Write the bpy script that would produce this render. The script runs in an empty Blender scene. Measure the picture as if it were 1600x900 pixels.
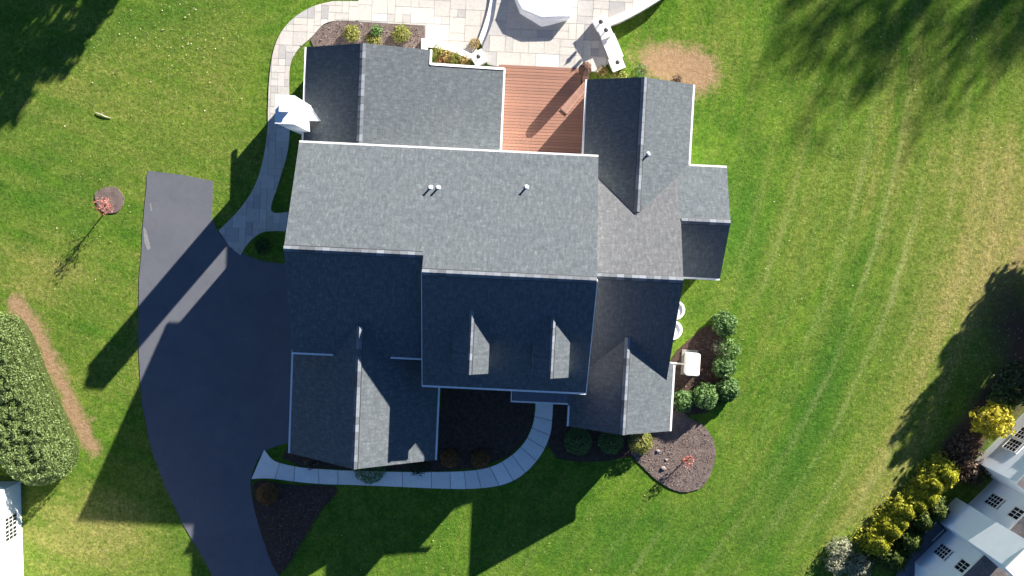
import bpy, math, random
import numpy as np
from mathutils import Vector, Matrix
R_ = math.radians
sc = bpy.context.scene
COL = sc.collection

# ------------------------------------------------------------------ camera, sky, sun, exposure
CAM_H, FPX, TILT = 63.0, 1512.0, R_(-3.52)
cam = bpy.data.cameras.new('camera'); cam_o = bpy.data.objects.new('camera', cam); COL.objects.link(cam_o)
cam.sensor_width = 36.0; cam.lens = 36.0 * FPX / 1600.0; cam.clip_start = 1.0; cam.clip_end = 3000.0
cam_o.location = (0, 0, CAM_H); cam_o.rotation_euler = (TILT, 0, 0)
sc.camera = cam_o
SUN_DIR = Vector((-0.6222, -0.7097, -0.3305)).normalized()
SUN_EL, SUN_AZ = R_(19.3), R_(41.24)
wd = bpy.data.worlds.new('World'); sc.world = wd; wd.use_nodes = True
wn = wd.node_tree.nodes; wl = wd.node_tree.links
bg = wn['Background']; sky = wn.new('ShaderNodeTexSky')
sky.sky_type = 'NISHITA'; sky.sun_disc = False; sky.sun_elevation = SUN_EL; sky.sun_rotation = SUN_AZ
sky.air_density = 0.75; sky.dust_density = 0.15; sky.ozone_density = 6.5
wl.new(sky.outputs[0], bg.inputs[0]); bg.inputs[1].default_value = 0.05
sl = bpy.data.lights.new('sun', 'SUN'); sl.energy = 5.0; sl.angle = R_(0.5); sl.color = (1.0, 0.95, 0.87)
so = bpy.data.objects.new('sun', sl); COL.objects.link(so); so.rotation_euler = SUN_DIR.to_track_quat('-Z', 'Y').to_euler()
sc.view_settings.view_transform = 'Standard'; sc.view_settings.look = 'None'
sc.view_settings.exposure = 1.85; sc.view_settings.gamma = 1.0; sc.view_settings.use_curve_mapping = False

# ------------------------------------------------------------------ surveying: photo point + height -> world
_c, _s = math.cos(TILT), math.sin(TILT)
def G(px, py, h=0.0):
    x, y, z = px - 800.0, 450.0 - py, -FPX
    y, z = _c * y - _s * z, _s * y + _c * z
    t = (h - CAM_H) / z
    return (x * t, y * t)
def GP(pts, h=0.0): return [G(a, b, h) for a, b in pts]
HT = R_(-2.75); hc, hsn = math.cos(HT), math.sin(HT)
def UV2W(u, v): return (hc * u - hsn * v, hsn * u + hc * v)
def W2UV(x, y): return (hc * x + hsn * y, -hsn * x + hc * y)
def HU(px, py, h=0.0): return W2UV(*G(px, py, h))

# ------------------------------------------------------------------ materials
def new_mat(name):
    m = bpy.data.materials.new(name); m.use_nodes = True
    nt = m.node_tree; return m, nt, nt.nodes, nt.links, nt.nodes['Principled BSDF']
def nd(N, t, **kw):
    n = N.new(t)
    for k, v in kw.items(): setattr(n, k, v)
    return n
def ramp(N, stops):
    r = N.new('ShaderNodeValToRGB'); e = r.color_ramp.elements
    while len(e) < len(stops): e.new(0.5)
    for i, (p, c) in enumerate(stops): e[i].position = p; e[i].color = (*c, 1)
    return r
def mixc(N, L, fac, a, b, mode='MIX'):
    n = nd(N, 'ShaderNodeMix', data_type='RGBA', blend_type=mode)
    for sock, val in ((n.inputs[0], fac), (n.inputs[6], a), (n.inputs[7], b)):
        if isinstance(val, (int, float)): sock.default_value = val
        elif isinstance(val, tuple): sock.default_value = (*val, 1)
        else: L.new(val, sock)
    return n.outputs[2]
def noise(N, L, vec, scale, detail=4, rough=0.6):
    n = N.new('ShaderNodeTexNoise'); n.inputs['Scale'].default_value = scale
    n.inputs['Detail'].default_value = detail; n.inputs['Roughness'].default_value = rough
    if vec is not None: L.new(vec, n.inputs['Vector'])
    return n
def bump(N, L, h, P, strength=0.5, dist=0.02, normal=None):
    b = N.new('ShaderNodeBump'); b.inputs['Strength'].default_value = strength; b.inputs['Distance'].default_value = dist
    L.new(h, b.inputs['Height'])
    if normal is not None: L.new(normal, b.inputs['Normal'])
    L.new(b.outputs[0], P.inputs['Normal']); return b.outputs[0]
def grain(name, c1, c2, scale=4.0, rough=0.8, bs=0.3, bd=0.01, spec=0.3, rnd=0.0, scale2=None, obj=True):
    """two-tone noisy surface; rnd = spread of brightness from object to object"""
    m, nt, N, L, P = new_mat(name)
    tc = N.new('ShaderNodeTexCoord'); vec = tc.outputs['Object']
    if not obj: vec = N.new('ShaderNodeNewGeometry').outputs['Position']
    a = noise(N, L, vec, scale); r = ramp(N, [(0.3, c1), (0.7, c2)]); L.new(a.outputs[0], r.inputs[0])
    col = r.outputs[0]
    b = noise(N, L, vec, scale2 or scale * 9, 3)
    rr = ramp(N, [(0.3, (0.8, 0.8, 0.8)), (0.7, (1.15, 1.15, 1.15))]); L.new(b.outputs[0], rr.inputs[0])
    col = mixc(N, L, 1.0, col, rr.outputs[0], 'MULTIPLY')
    if rnd:
        oi = N.new('ShaderNodeObjectInfo')
        r3 = ramp(N, [(0.0, (1 - rnd,) * 3), (1.0, (1 + rnd,) * 3)]); L.new(oi.outputs['Random'], r3.inputs[0])
        col = mixc(N, L, 1.0, col, r3.outputs[0], 'MULTIPLY')
    L.new(col, P.inputs['Base Color']); P.inputs['Roughness'].default_value = rough
    P.inputs['Specular IOR Level'].default_value = spec
    if bs: bump(N, L, b.outputs[0], P, bs, bd)
    return m
def leafmat(name, stops, trans=0.35, gscale=0.0):
    m, nt, N, L, P = new_mat(name)
    g = N.new('ShaderNodeNewGeometry'); r = ramp(N, stops); L.new(g.outputs['Random Per Island'], r.inputs[0])
    P.inputs['Roughness'].default_value = 0.6; P.inputs['Specular IOR Level'].default_value = 0.25
    L.new(r.outputs[0], P.inputs['Base Color'])
    t = N.new('ShaderNodeBsdfTranslucent'); L.new(r.outputs[0], t.inputs[0])
    mx = N.new('ShaderNodeMixShader'); mx.inputs[0].default_value = trans
    L.new(P.outputs[0], mx.inputs[1]); L.new(t.outputs[0], mx.inputs[2]); L.new(mx.outputs[0], N['Material Output'].inputs[0])
    return m

def shingle_mat(name, base=(0.1, 0.11, 0.12), tint=(0.1, 0.11, 0.12)):
    m, nt, N, L, P = new_mat(name)
    uv = N.new('ShaderNodeUVMap'); vec = uv.outputs[0]
    br = N.new('ShaderNodeTexBrick'); L.new(vec, br.inputs['Vector'])
    br.inputs['Color1'].default_value = (0, 0, 0, 1); br.inputs['Color2'].default_value = (1, 1, 1, 1)
    br.inputs['Mortar'].default_value = (0.2, 0.2, 0.2, 1); br.inputs['Scale'].default_value = 1.0
    br.inputs['Mortar Size'].default_value = 0.006; br.inputs['Brick Width'].default_value = 0.31
    br.inputs['Row Height'].default_value = 0.142; br.offset = 0.37; br.offset_frequency = 2
    rb = ramp(N, [(0.0, (0.90, 0.90, 0.91)), (0.6, (1.0, 1.0, 1.0)), (0.9, (1.05, 1.05, 1.04)), (1.0, (1.14, 1.14, 1.12))])
    L.new(br.outputs['Color'], rb.inputs[0])
    mp = N.new('ShaderNodeMapping'); L.new(vec, mp.inputs[0]); mp.inputs['Scale'].default_value = (2.7, 1.0, 1)
    n1 = noise(N, L, mp.outputs[0], 2.2, 6, 0.72)
    r1 = ramp(N, [(0.3, (0.70, 0.70, 0.69)), (0.5, (0.96, 0.96, 0.96)), (0.6, (1.14, 1.14, 1.14)), (0.7, (1.62, 1.62, 1.62))]); L.new(n1.outputs[0], r1.inputs[0])
    n2 = noise(N, L, vec, 0.35, 5, 0.7)
    r2 = ramp(N, [(0.3, base), (0.7, tint)]); L.new(n2.outputs[0], r2.inputs[0])
    n3 = noise(N, L, vec, 11, 3, 0.8)
    r3 = ramp(N, [(0.3, (0.82, 0.82, 0.82)), (0.55, (1.0, 1.0, 1.0)), (0.72, (1.28, 1.28, 1.28))]); L.new(n3.outputs[0], r3.inputs[0])
    col = mixc(N, L, 1, r2.outputs[0], rb.outputs[0], 'MULTIPLY')
    col = mixc(N, L, 1, col, r1.outputs[0], 'MULTIPLY'); col = mixc(N, L, 1, col, r3.outputs[0], 'MULTIPLY')
    L.new(col, P.inputs['Base Color']); P.inputs['Roughness'].default_value = 0.92; P.inputs['Specular IOR Level'].default_value = 0.15
    # courses: saw-tooth down the slope
    sp = N.new('ShaderNodeSeparateXYZ'); L.new(vec, sp.inputs[0])
    d = nd(N, 'ShaderNodeMath', operation='DIVIDE'); L.new(sp.outputs[1], d.inputs[0]); d.inputs[1].default_value = 0.142
    f = nd(N, 'ShaderNodeMath', operation='FRACT'); L.new(d.outputs[0], f.inputs[0])
    inv = nd(N, 'ShaderNodeMath', operation='SUBTRACT'); inv.inputs[0].default_value = 1.0; L.new(f.outputs[0], inv.inputs[1])
    ad = nd(N, 'ShaderNodeMath', operation='MULTIPLY_ADD'); L.new(br.outputs['Color'], ad.inputs[0]); ad.inputs[1].default_value = 0.6; L.new(inv.outputs[0], ad.inputs[2])
    b1 = bump(N, L, ad.outputs[0], P, 0.5, 0.008)
    bump(N, L, n3.outputs[0], P, 0.35, 0.01, b1)
    return m

M = {}
M['shingle'] = shingle_mat('roof_shingles', (0.089, 0.103, 0.112), (0.099, 0.109, 0.115))
M['shingle_b'] = shingle_mat('roof_shingles_warm', (0.097, 0.101, 0.107), (0.107, 0.107, 0.110))
M['cap'] = grain('ridge_cap_shingle', (0.115, 0.125, 0.14), (0.15, 0.16, 0.175), 6, 0.9, 0.3, 0.01, 0.2, rnd=0.38)
M['white'] = grain('white_trim', (0.75, 0.725, 0.69), (0.81, 0.785, 0.75), 2, 0.5, 0.05, 0.003, 0.4)
M['stucco'] = grain('white_chimney', (0.72, 0.72, 0.72), (0.8, 0.8, 0.8), 3, 0.8, 0.3, 0.01, 0.3)
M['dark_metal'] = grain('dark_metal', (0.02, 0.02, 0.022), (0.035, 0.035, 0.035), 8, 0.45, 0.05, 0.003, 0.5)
M['lead'] = grain('vent_flashing', (0.6, 0.6, 0.62), (0.72, 0.72, 0.72), 8, 0.5, 0.05, 0.003, 0.5)
M['porch_metal'] = grain('porch_metal_roof', (0.10, 0.10, 0.125), (0.12, 0.12, 0.14), 3, 0.45, 0.05, 0.003, 0.5)
M['asphalt'] = None
M['paver'] = None
M['concrete'] = grain('walk_concrete', (0.76, 0.71, 0.64), (0.84, 0.79, 0.72), 1.6, 0.9, 0.25, 0.006, 0.25, rnd=0.09)
M['capstone'] = grain('white_capstone', (0.66, 0.63, 0.6), (0.76, 0.74, 0.71), 2.5, 0.85, 0.3, 0.01, 0.3, rnd=0.05)
M['stone'] = grain('wall_stone', (0.45, 0.42, 0.39), (0.66, 0.62, 0.58), 3.5, 0.9, 0.6, 0.03, 0.3)
M['deck'] = None
M['mulch'] = grain('bed_mulch', (0.05, 0.032, 0.024), (0.105, 0.07, 0.055), 5, 1.0, 1.0, 0.08, 0.1, scale2=22)
M['soil'] = grain('pale_mulch', (0.125, 0.092, 0.08), (0.20, 0.155, 0.135), 2.0, 1.0, 1.0, 0.06, 0.1, scale2=20)
M['bark'] = grain('bark', (0.06, 0.04, 0.03), (0.13, 0.09, 0.07), 9, 0.95, 0.8, 0.03, 0.1)
M['twig'] = grain('dead_branch', (0.42, 0.36, 0.27), (0.56, 0.5, 0.4), 9, 0.9, 0.4, 0.01, 0.1)
M['wood_rail'] = grain('bench_wood', (0.27, 0.15, 0.11), (0.36, 0.21, 0.16), 5, 0.7, 0.3, 0.006, 0.3, rnd=0.12)
M['fabric_white'] = grain('white_cover_cloth', (0.76, 0.76, 0.78), (0.82, 0.82, 0.82), 2, 0.9, 0.2, 0.02, 0.2)
M['fabric_brown'] = grain('brown_cloth', (0.09, 0.05, 0.04), (0.13, 0.08, 0.06), 4, 0.9, 0.3, 0.02, 0.1)
M['unit'] = grain('pale_metal', (0.70, 0.66, 0.60), (0.76, 0.72, 0.66), 2, 0.5, 0.05, 0.003, 0.4)
M['unit_pad'] = grain('unit_pad', (0.20, 0.19, 0.18), (0.28, 0.27, 0.25), 4, 0.9, 0.3, 0.01, 0.2)
M['neighbor_roof'] = shingle_mat('neighbour_shingles', (0.13, 0.115, 0.11), (0.16, 0.14, 0.135))
M['nb_deck'] = grain('bluestone_terrace', (0.09, 0.09, 0.11), (0.14, 0.14, 0.165), 2, 0.85, 0.3, 0.01, 0.2)
M['rust'] = grain('red_flower_petals', (0.5, 0.06, 0.08), (0.6, 0.15, 0.15), 10, 0.7, 0.1, 0.01)

def siding(name, c):
    m, nt, N, L, P = new_mat(name)
    g = N.new('ShaderNodeTexCoord'); sp = N.new('ShaderNodeSeparateXYZ'); L.new(g.outputs['Object'], sp.inputs[0])
    d = nd(N, 'ShaderNodeMath', operation='DIVIDE'); L.new(sp.outputs[2], d.inputs[0]); d.inputs[1].default_value = 0.12
    f = nd(N, 'ShaderNodeMath', operation='FRACT'); L.new(d.outputs[0], f.inputs[0])
    n = noise(N, L, g.outputs['Object'], 1.5); r = ramp(N, [(0.3, tuple(x * 0.95 for x in c)), (0.7, c)]); L.new(n.outputs[0], r.inputs[0])
    L.new(r.outputs[0], P.inputs['Base Color']); P.inputs['Roughness'].default_value = 0.55
    inv = nd(N, 'ShaderNodeMath', operation='SUBTRACT'); inv.inputs[0].default_value = 1.0; L.new(f.outputs[0], inv.inputs[1])
    bump(N, L, inv.outputs[0], P, 0.5, 0.012)
    return m
M['siding'] = siding('white_siding', (0.74, 0.74, 0.73))
M['siding_n'] = siding('neighbour_white_siding', (0.87, 0.88, 0.89))

m, nt, N, L, P = new_mat('window_glass')
P.inputs['Base Color'].default_value = (0.012, 0.016, 0.022, 1); P.inputs['Roughness'].default_value = 0.08; P.inputs['Specular IOR Level'].default_value = 0.6
nn = noise(N, L, N.new('ShaderNodeTexCoord').outputs['Object'], 1.2, 2); bump(N, L, nn.outputs[0], P, 0.05, 0.01)
M['glass'] = m

# asphalt: sealed, slightly bluish, paler worn top end is wear that stays put
m, nt, N, L, P = new_mat('driveway_asphalt')
pos = N.new('ShaderNodeNewGeometry').outputs['Position']
a = noise(N, L, pos, 0.35, 4); r = ramp(N, [(0.3, (0.098, 0.102, 0.118)), (0.7, (0.118, 0.121, 0.134))]); L.new(a.outputs[0], r.inputs[0])
b = noise(N, L, pos, 30, 3, 0.7); r2 = ramp(N, [(0.3, (0.82, 0.82, 0.82)), (0.7, (1.18, 1.18, 1.18))]); L.new(b.outputs[0], r2.inputs[0])
c3 = noise(N, L, pos, 0.8, 7, 0.72); c3.inputs['Distortion'].default_value = 1.2; r3 = ramp(N, [(0.3, (0.88, 0.88, 0.9)), (0.5, (1, 1, 1)), (0.62, (1.02, 1.02, 1.01)), (0.72, (1.2, 1.18, 1.13))]); L.new(c3.outputs[0], r3.inputs[0])
col = mixc(N, L, 1, r.outputs[0], r2.outputs[0], 'MULTIPLY'); col = mixc(N, L, 1, col, r3.outputs[0], 'MULTIPLY')
L.new(col, P.inputs['Base Color']); P.inputs['Roughness'].default_value = 0.85; P.inputs['Specular IOR Level'].default_value = 0.3
bump(N, L, b.outputs[0], P, 0.3, 0.006); M['asphalt'] = m

# pavers: one tone per stone
m, nt, N, L, P = new_mat('paver_stone')
oi = N.new('ShaderNodeObjectInfo'); tc = N.new('ShaderNodeTexCoord')
r = ramp(N, [(0.0, (0.29, 0.28, 0.27)), (0.08, (0.36, 0.34, 0.32)), (0.2, (0.43, 0.40, 0.355)), (0.6, (0.46, 0.435, 0.38)), (0.8, (0.47, 0.415, 0.37)), (1.0, (0.52, 0.50, 0.46))])
L.new(oi.outputs['Random'], r.inputs[0])
a = noise(N, L, N.new('ShaderNodeNewGeometry').outputs['Position'], 5, 5, 0.7); r2 = ramp(N, [(0.25, (0.86, 0.86, 0.86)), (0.75, (1.1, 1.1, 1.1))]); L.new(a.outputs[0], r2.inputs[0])
L.new(mixc(N, L, 1, r.outputs[0], r2.outputs[0], 'MULTIPLY'), P.inputs['Base Color']); P.inputs['Roughness'].default_value = 0.85
bump(N, L, a.outputs[0], P, 0.3, 0.01); M['paver'] = m

# deck boards: grain runs along the board (x)
m, nt, N, L, P = new_mat('deck_board')
tc = N.new('ShaderNodeTexCoord'); mp = N.new('ShaderNodeMapping'); L.new(tc.outputs['Object'], mp.inputs[0]); mp.inputs['Scale'].default_value = (0.7, 14, 4)
a = noise(N, L, mp.outputs[0], 2.0, 5, 0.7); r = ramp(N, [(0.25, (0.225, 0.108, 0.072)), (0.55, (0.275, 0.138, 0.093)), (0.8, (0.31, 0.162, 0.115))]); L.new(a.outputs[0], r.inputs[0])
oi = N.new('ShaderNodeObjectInfo'); r2 = ramp(N, [(0, (0.88, 0.88, 0.88)), (1, (1.1, 1.08, 1.06))]); L.new(oi.outputs['Random'], r2.inputs[0])
L.new(mixc(N, L, 1, r.outputs[0], r2.outputs[0], 'MULTIPLY'), P.inputs['Base Color']); P.inputs['Roughness'].default_value = 0.65
bump(N, L, a.outputs[0], P, 0.3, 0.005); M['deck'] = m

M['worn'] = grain('worn_asphalt', (0.17, 0.165, 0.16), (0.24, 0.235, 0.23), 7, 0.9, 0.3, 0.006, 0.2)
# lawn
m, nt, N, L, P = new_mat('lawn_grass')
pos = N.new('ShaderNodeNewGeometry').outputs['Position']
def attr(n):
    a = N.new('ShaderNodeAttribute'); a.attribute_name = n; return a.outputs['Fac']
n1 = noise(N, L, pos, 0.5, 6, 0.65)
g1 = ramp(N, [(0.28, (0.040, 0.108, 0.011)), (0.5, (0.072, 0.152, 0.014)), (0.72, (0.120, 0.200, 0.020))]); L.new(n1.outputs[0], g1.inputs[0])
n2 = noise(N, L, pos, 3.4, 5, 0.75)
d1 = ramp(N, [(0.3, (0.100, 0.150, 0.020)), (0.5, (0.155, 0.186, 0.034)), (0.7, (0.25, 0.245, 0.072))]); L.new(n2.outputs[0], d1.inputs[0])
# how dry: attribute broken up with noise
def madd(a, k, b):
    q = nd(N, 'ShaderNodeMath', operation='MULTIPLY_ADD'); L.new(a, q.inputs[0]); q.inputs[1].default_value = k
    if isinstance(b, float): q.inputs[2].default_value = b
    else: L.new(b, q.inputs[2])
    return q.outputs[0]
def clamp01(x):
    q = N.new('ShaderNodeClamp'); L.new(x, q.inputs[0]); return q.outputs[0]
n5 = noise(N, L, pos, 1.3, 6, 0.78)
cmb = N.new('ShaderNodeCombineXYZ'); L.new(attr('mow_across'), cmb.inputs[0]); L.new(attr('mow_along'), cmb.inputs[1])
mw = N.new('ShaderNodeMapping'); L.new(cmb.outputs[0], mw.inputs[0]); mw.inputs['Scale'].default_value = (1.25, 0.085, 1)
n8 = noise(N, L, mw.outputs[0], 1.0, 4, 0.6)
n9 = noise(N, L, pos, 0.22, 4, 0.6)
dryf = clamp01(madd(n8.outputs[0], 1.5, madd(n5.outputs[0], 1.5, madd(n9.outputs[0], 0.7, madd(attr('dry'), 1.15, -1.80)))))
col = mixc(N, L, dryf, g1.outputs[0], d1.outputs[0])
vdry = clamp01(madd(n5.outputs[0], 1.6, madd(attr('dry'), 1.1, -1.50)))
tn = ramp(N, [(0.3, (0.18, 0.16, 0.045)), (0.7, (0.36, 0.30, 0.115))]); L.new(n2.outputs[0], tn.inputs[0])
col = mixc(N, L, vdry, col, tn.outputs[0])
deep = clamp01(madd(n5.outputs[0], 0.5, madd(attr('deep'), 1.0, -0.3)))
dg = ramp(N, [(0.3, (0.022, 0.088, 0.010)), (0.7, (0.052, 0.135, 0.016))]); L.new(n2.outputs[0], dg.inputs[0])
col = mixc(N, L, deep, col, dg.outputs[0])
# tuft grain
n3 = noise(N, L, pos, 5.5, 6, 0.8); n3.inputs['Distortion'].default_value = 0.6
t3 = ramp(N, [(0.3, (0.40, 0.46, 0.42)), (0.5, (0.95, 0.95, 0.95)), (0.68, (1.55, 1.48, 1.5))]); L.new(n3.outputs[0], t3.inputs[0])
col = mixc(N, L, 1, col, t3.outputs[0], 'MULTIPLY')
n7 = noise(N, L, pos, 2.3, 5, 0.8); n7.inputs['Distortion'].default_value = 0.8
t7 = ramp(N, [(0.3, (0.60, 0.68, 0.62)), (0.5, (1.0, 1.0, 1.0)), (0.7, (1.34, 1.26, 1.36))]); L.new(n7.outputs[0], t7.inputs[0])
col = mixc(N, L, 1, col, t7.outputs[0], 'MULTIPLY')
# straw blades
n6 = noise(N, L, pos, 13, 3, 0.8); t6 = ramp(N, [(0.60, (0, 0, 0)), (0.74, (1, 1, 1))]); L.new(n6.outputs[0], t6.inputs[0])
col = mixc(N, L, mixc(N, L, 0.55, (0.0, 0.0, 0.0), t6.outputs[0]), col, (0.30, 0.32, 0.10))
# thin straw lines left by the mower
wob = noise(N, L, pos, 0.5, 3)
ph = madd(wob.outputs[0], 2.2, madd(attr('mow_across'), 2 * math.pi / 2.05, 0.0))
sn = nd(N, 'ShaderNodeMath', operation='SINE'); L.new(ph, sn.inputs[0])
lnm = nd(N, 'ShaderNodeMath', operation='MULTIPLY'); L.new(clamp01(madd(sn.outputs[0], 2.6, -1.6)), lnm.inputs[0]); L.new(clamp01(madd(n8.outputs[0], 3.0, madd(n3.outputs[0], 3.6, -2.9))), lnm.inputs[1])
ln2 = nd(N, 'ShaderNodeMath', operation='MULTIPLY'); L.new(lnm.outputs[0], ln2.inputs[0]); L.new(attr('mown'), ln2.inputs[1])
col = mixc(N, L, ln2.outputs[0], col, (0.36, 0.36, 0.15))
# bare earth
e1 = ramp(N, [(0.3, (0.235, 0.145, 0.075)), (0.7, (0.37, 0.25, 0.145))]); L.new(n2.outputs[0], e1.inputs[0])
dirtf = clamp01(madd(n2.outputs[0], 1.4, madd(n5.outputs[0], 2.2, madd(attr('dirt'), 2.0, -2.35))))
col = mixc(N, L, dirtf, col, e1.outputs[0])
leafb = ramp(N, [(0.3, (0.045, 0.03, 0.022)), (0.62, (0.10, 0.065, 0.048)), (0.74, (0.3, 0.22, 0.19))]); L.new(n6.outputs[0], leafb.inputs[0])
litf = clamp01(madd(n5.outputs[0], 1.2, madd(attr('litter'), 2.0, -1.2)))
col = mixc(N, L, litf, col, leafb.outputs[0])
L.new(col, P.inputs['Base Color']); P.inputs['Roughness'].default_value = 1.0; P.inputs['Specular IOR Level'].default_value = 0.05
b1 = bump(N, L, n3.outputs[0], P, 0.75, 0.12)
bump(N, L, n6.outputs[0], P, 0.5, 0.05, b1)
M['lawn'] = m

M['leaf_green'] = leafmat('leaf_green', [(0, (0.045, 0.10, 0.025)), (0.5, (0.11, 0.21, 0.055)), (1, (0.25, 0.36, 0.14))])
M['leaf_dark'] = leafmat('leaf_dark', [(0, (0.014, 0.032, 0.012)), (0.6, (0.032, 0.06, 0.02)), (1, (0.06, 0.10, 0.03))], 0.2)
M['leaf_lime'] = leafmat('leaf_lime', [(0, (0.13, 0.14, 0.03)), (0.5, (0.26, 0.28, 0.06)), (1, (0.40, 0.38, 0.12))])
M['leaf_yellow'] = leafmat('leaf_yellow', [(0, (0.24, 0.22, 0.012)), (0.5, (0.48, 0.42, 0.03)), (1, (0.68, 0.60, 0.11))], 0.45)
M['leaf_conifer'] = leafmat('leaf_green_conifer', [(0, (0.03, 0.055, 0.012)), (0.6, (0.08, 0.12, 0.02)), (1, (0.18, 0.21, 0.04))], 0.25)
M['leaf_gold'] = leafmat('leaf_gold_conifer', [(0, (0.10, 0.125, 0.012)), (0.5, (0.32, 0.33, 0.022)), (1, (0.58, 0.54, 0.05))], 0.4)
M['leaf_hedge'] = leafmat('leaf_hedge', [(0, (0.11, 0.155, 0.035)), (0.5, (0.19, 0.265, 0.08)), (1, (0.29, 0.37, 0.15))], 0.3)
M['leaf_tan'] = leafmat('leaf_tan', [(0, (0.22, 0.15, 0.06)), (0.5, (0.42, 0.31, 0.10)), (1, (0.55, 0.43, 0.18))])
M['leaf_rust'] = leafmat('leaf_rust', [(0, (0.17, 0.085, 0.03)), (0.5, (0.29, 0.16, 0.055)), (1, (0.38, 0.22, 0.09))])
M['leaf_red'] = leafmat('leaf_red', [(0, (0.36, 0.05, 0.04)), (0.5, (0.52, 0.16, 0.13)), (1, (0.66, 0.36, 0.28))])
M['leaf_grey'] = leafmat('leaf_grey', [(0, (0.20, 0.21, 0.13)), (0.5, (0.38, 0.38, 0.25)), (1, (0.52, 0.51, 0.37))])
M['leaf_brown'] = leafmat('leaf_brown', [(0, (0.04, 0.026, 0.018)), (0.6, (0.09, 0.062, 0.042)), (1, (0.24, 0.17, 0.13))], 0.2)
M['leaf_chip'] = leafmat('wood_chip', [(0, (0.09, 0.066, 0.056)), (0.6, (0.17, 0.13, 0.112)), (1, (0.28, 0.225, 0.195))], 0.05)
M['stone_pale'] = grain('pale_rock', (0.24, 0.195, 0.17), (0.34, 0.28, 0.25), 5, 0.9, 0.6, 0.03, 0.2)
M['leaf_fallen'] = leafmat('leaf_fallen', [(0, (0.35, 0.25, 0.10)), (0.6, (0.55, 0.48, 0.25)), (1, (0.68, 0.64, 0.5))], 0.1)

# ------------------------------------------------------------------ object helpers
def mesh(name, verts, faces, mat=None, uvs=None, mats=None, fm=None, smooth=False):
    me = bpy.data.meshes.new(name); me.from_pydata([tuple(map(float, v)) for v in verts], [], faces)
    if mats:
        for q in mats: me.materials.append(q)
        me.polygons.foreach_set('material_index', fm)
    elif mat: me.materials.append(mat)
    if uvs is not None:
        ul = me.uv_layers.new(name='UVMap'); k = 0
        for f in faces:
            for i in f: ul.data[k].uv = uvs[i]; k += 1
    if smooth: me.polygons.foreach_set('use_smooth', [True] * len(me.polygons))
    me.update(); return me
def link(name, me, parent=None, loc=(0, 0, 0), rz=0.0):
    o = bpy.data.objects.new(name, me); COL.objects.link(o); o.location = loc; o.rotation_euler = (0, 0, rz)
    if parent: o.parent = parent
    return o
def tag(o, label, cat, group=None):
    o['label'] = label; o['category'] = cat
    if group: o['group'] = group
    return o
def thing(name, label, cat, loc=(0, 0, 0), rz=0.0, group=None):
    return tag(link(name, None, None, loc, rz), label, cat, group)
def struct(o): o['kind'] = 'structure'; return o
def copy_tree(o, parent=None):
    c = o.copy(); COL.objects.link(c)
    if parent: c.parent = parent
    for ch in list(o.children): copy_tree(ch, c)
    return c
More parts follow.
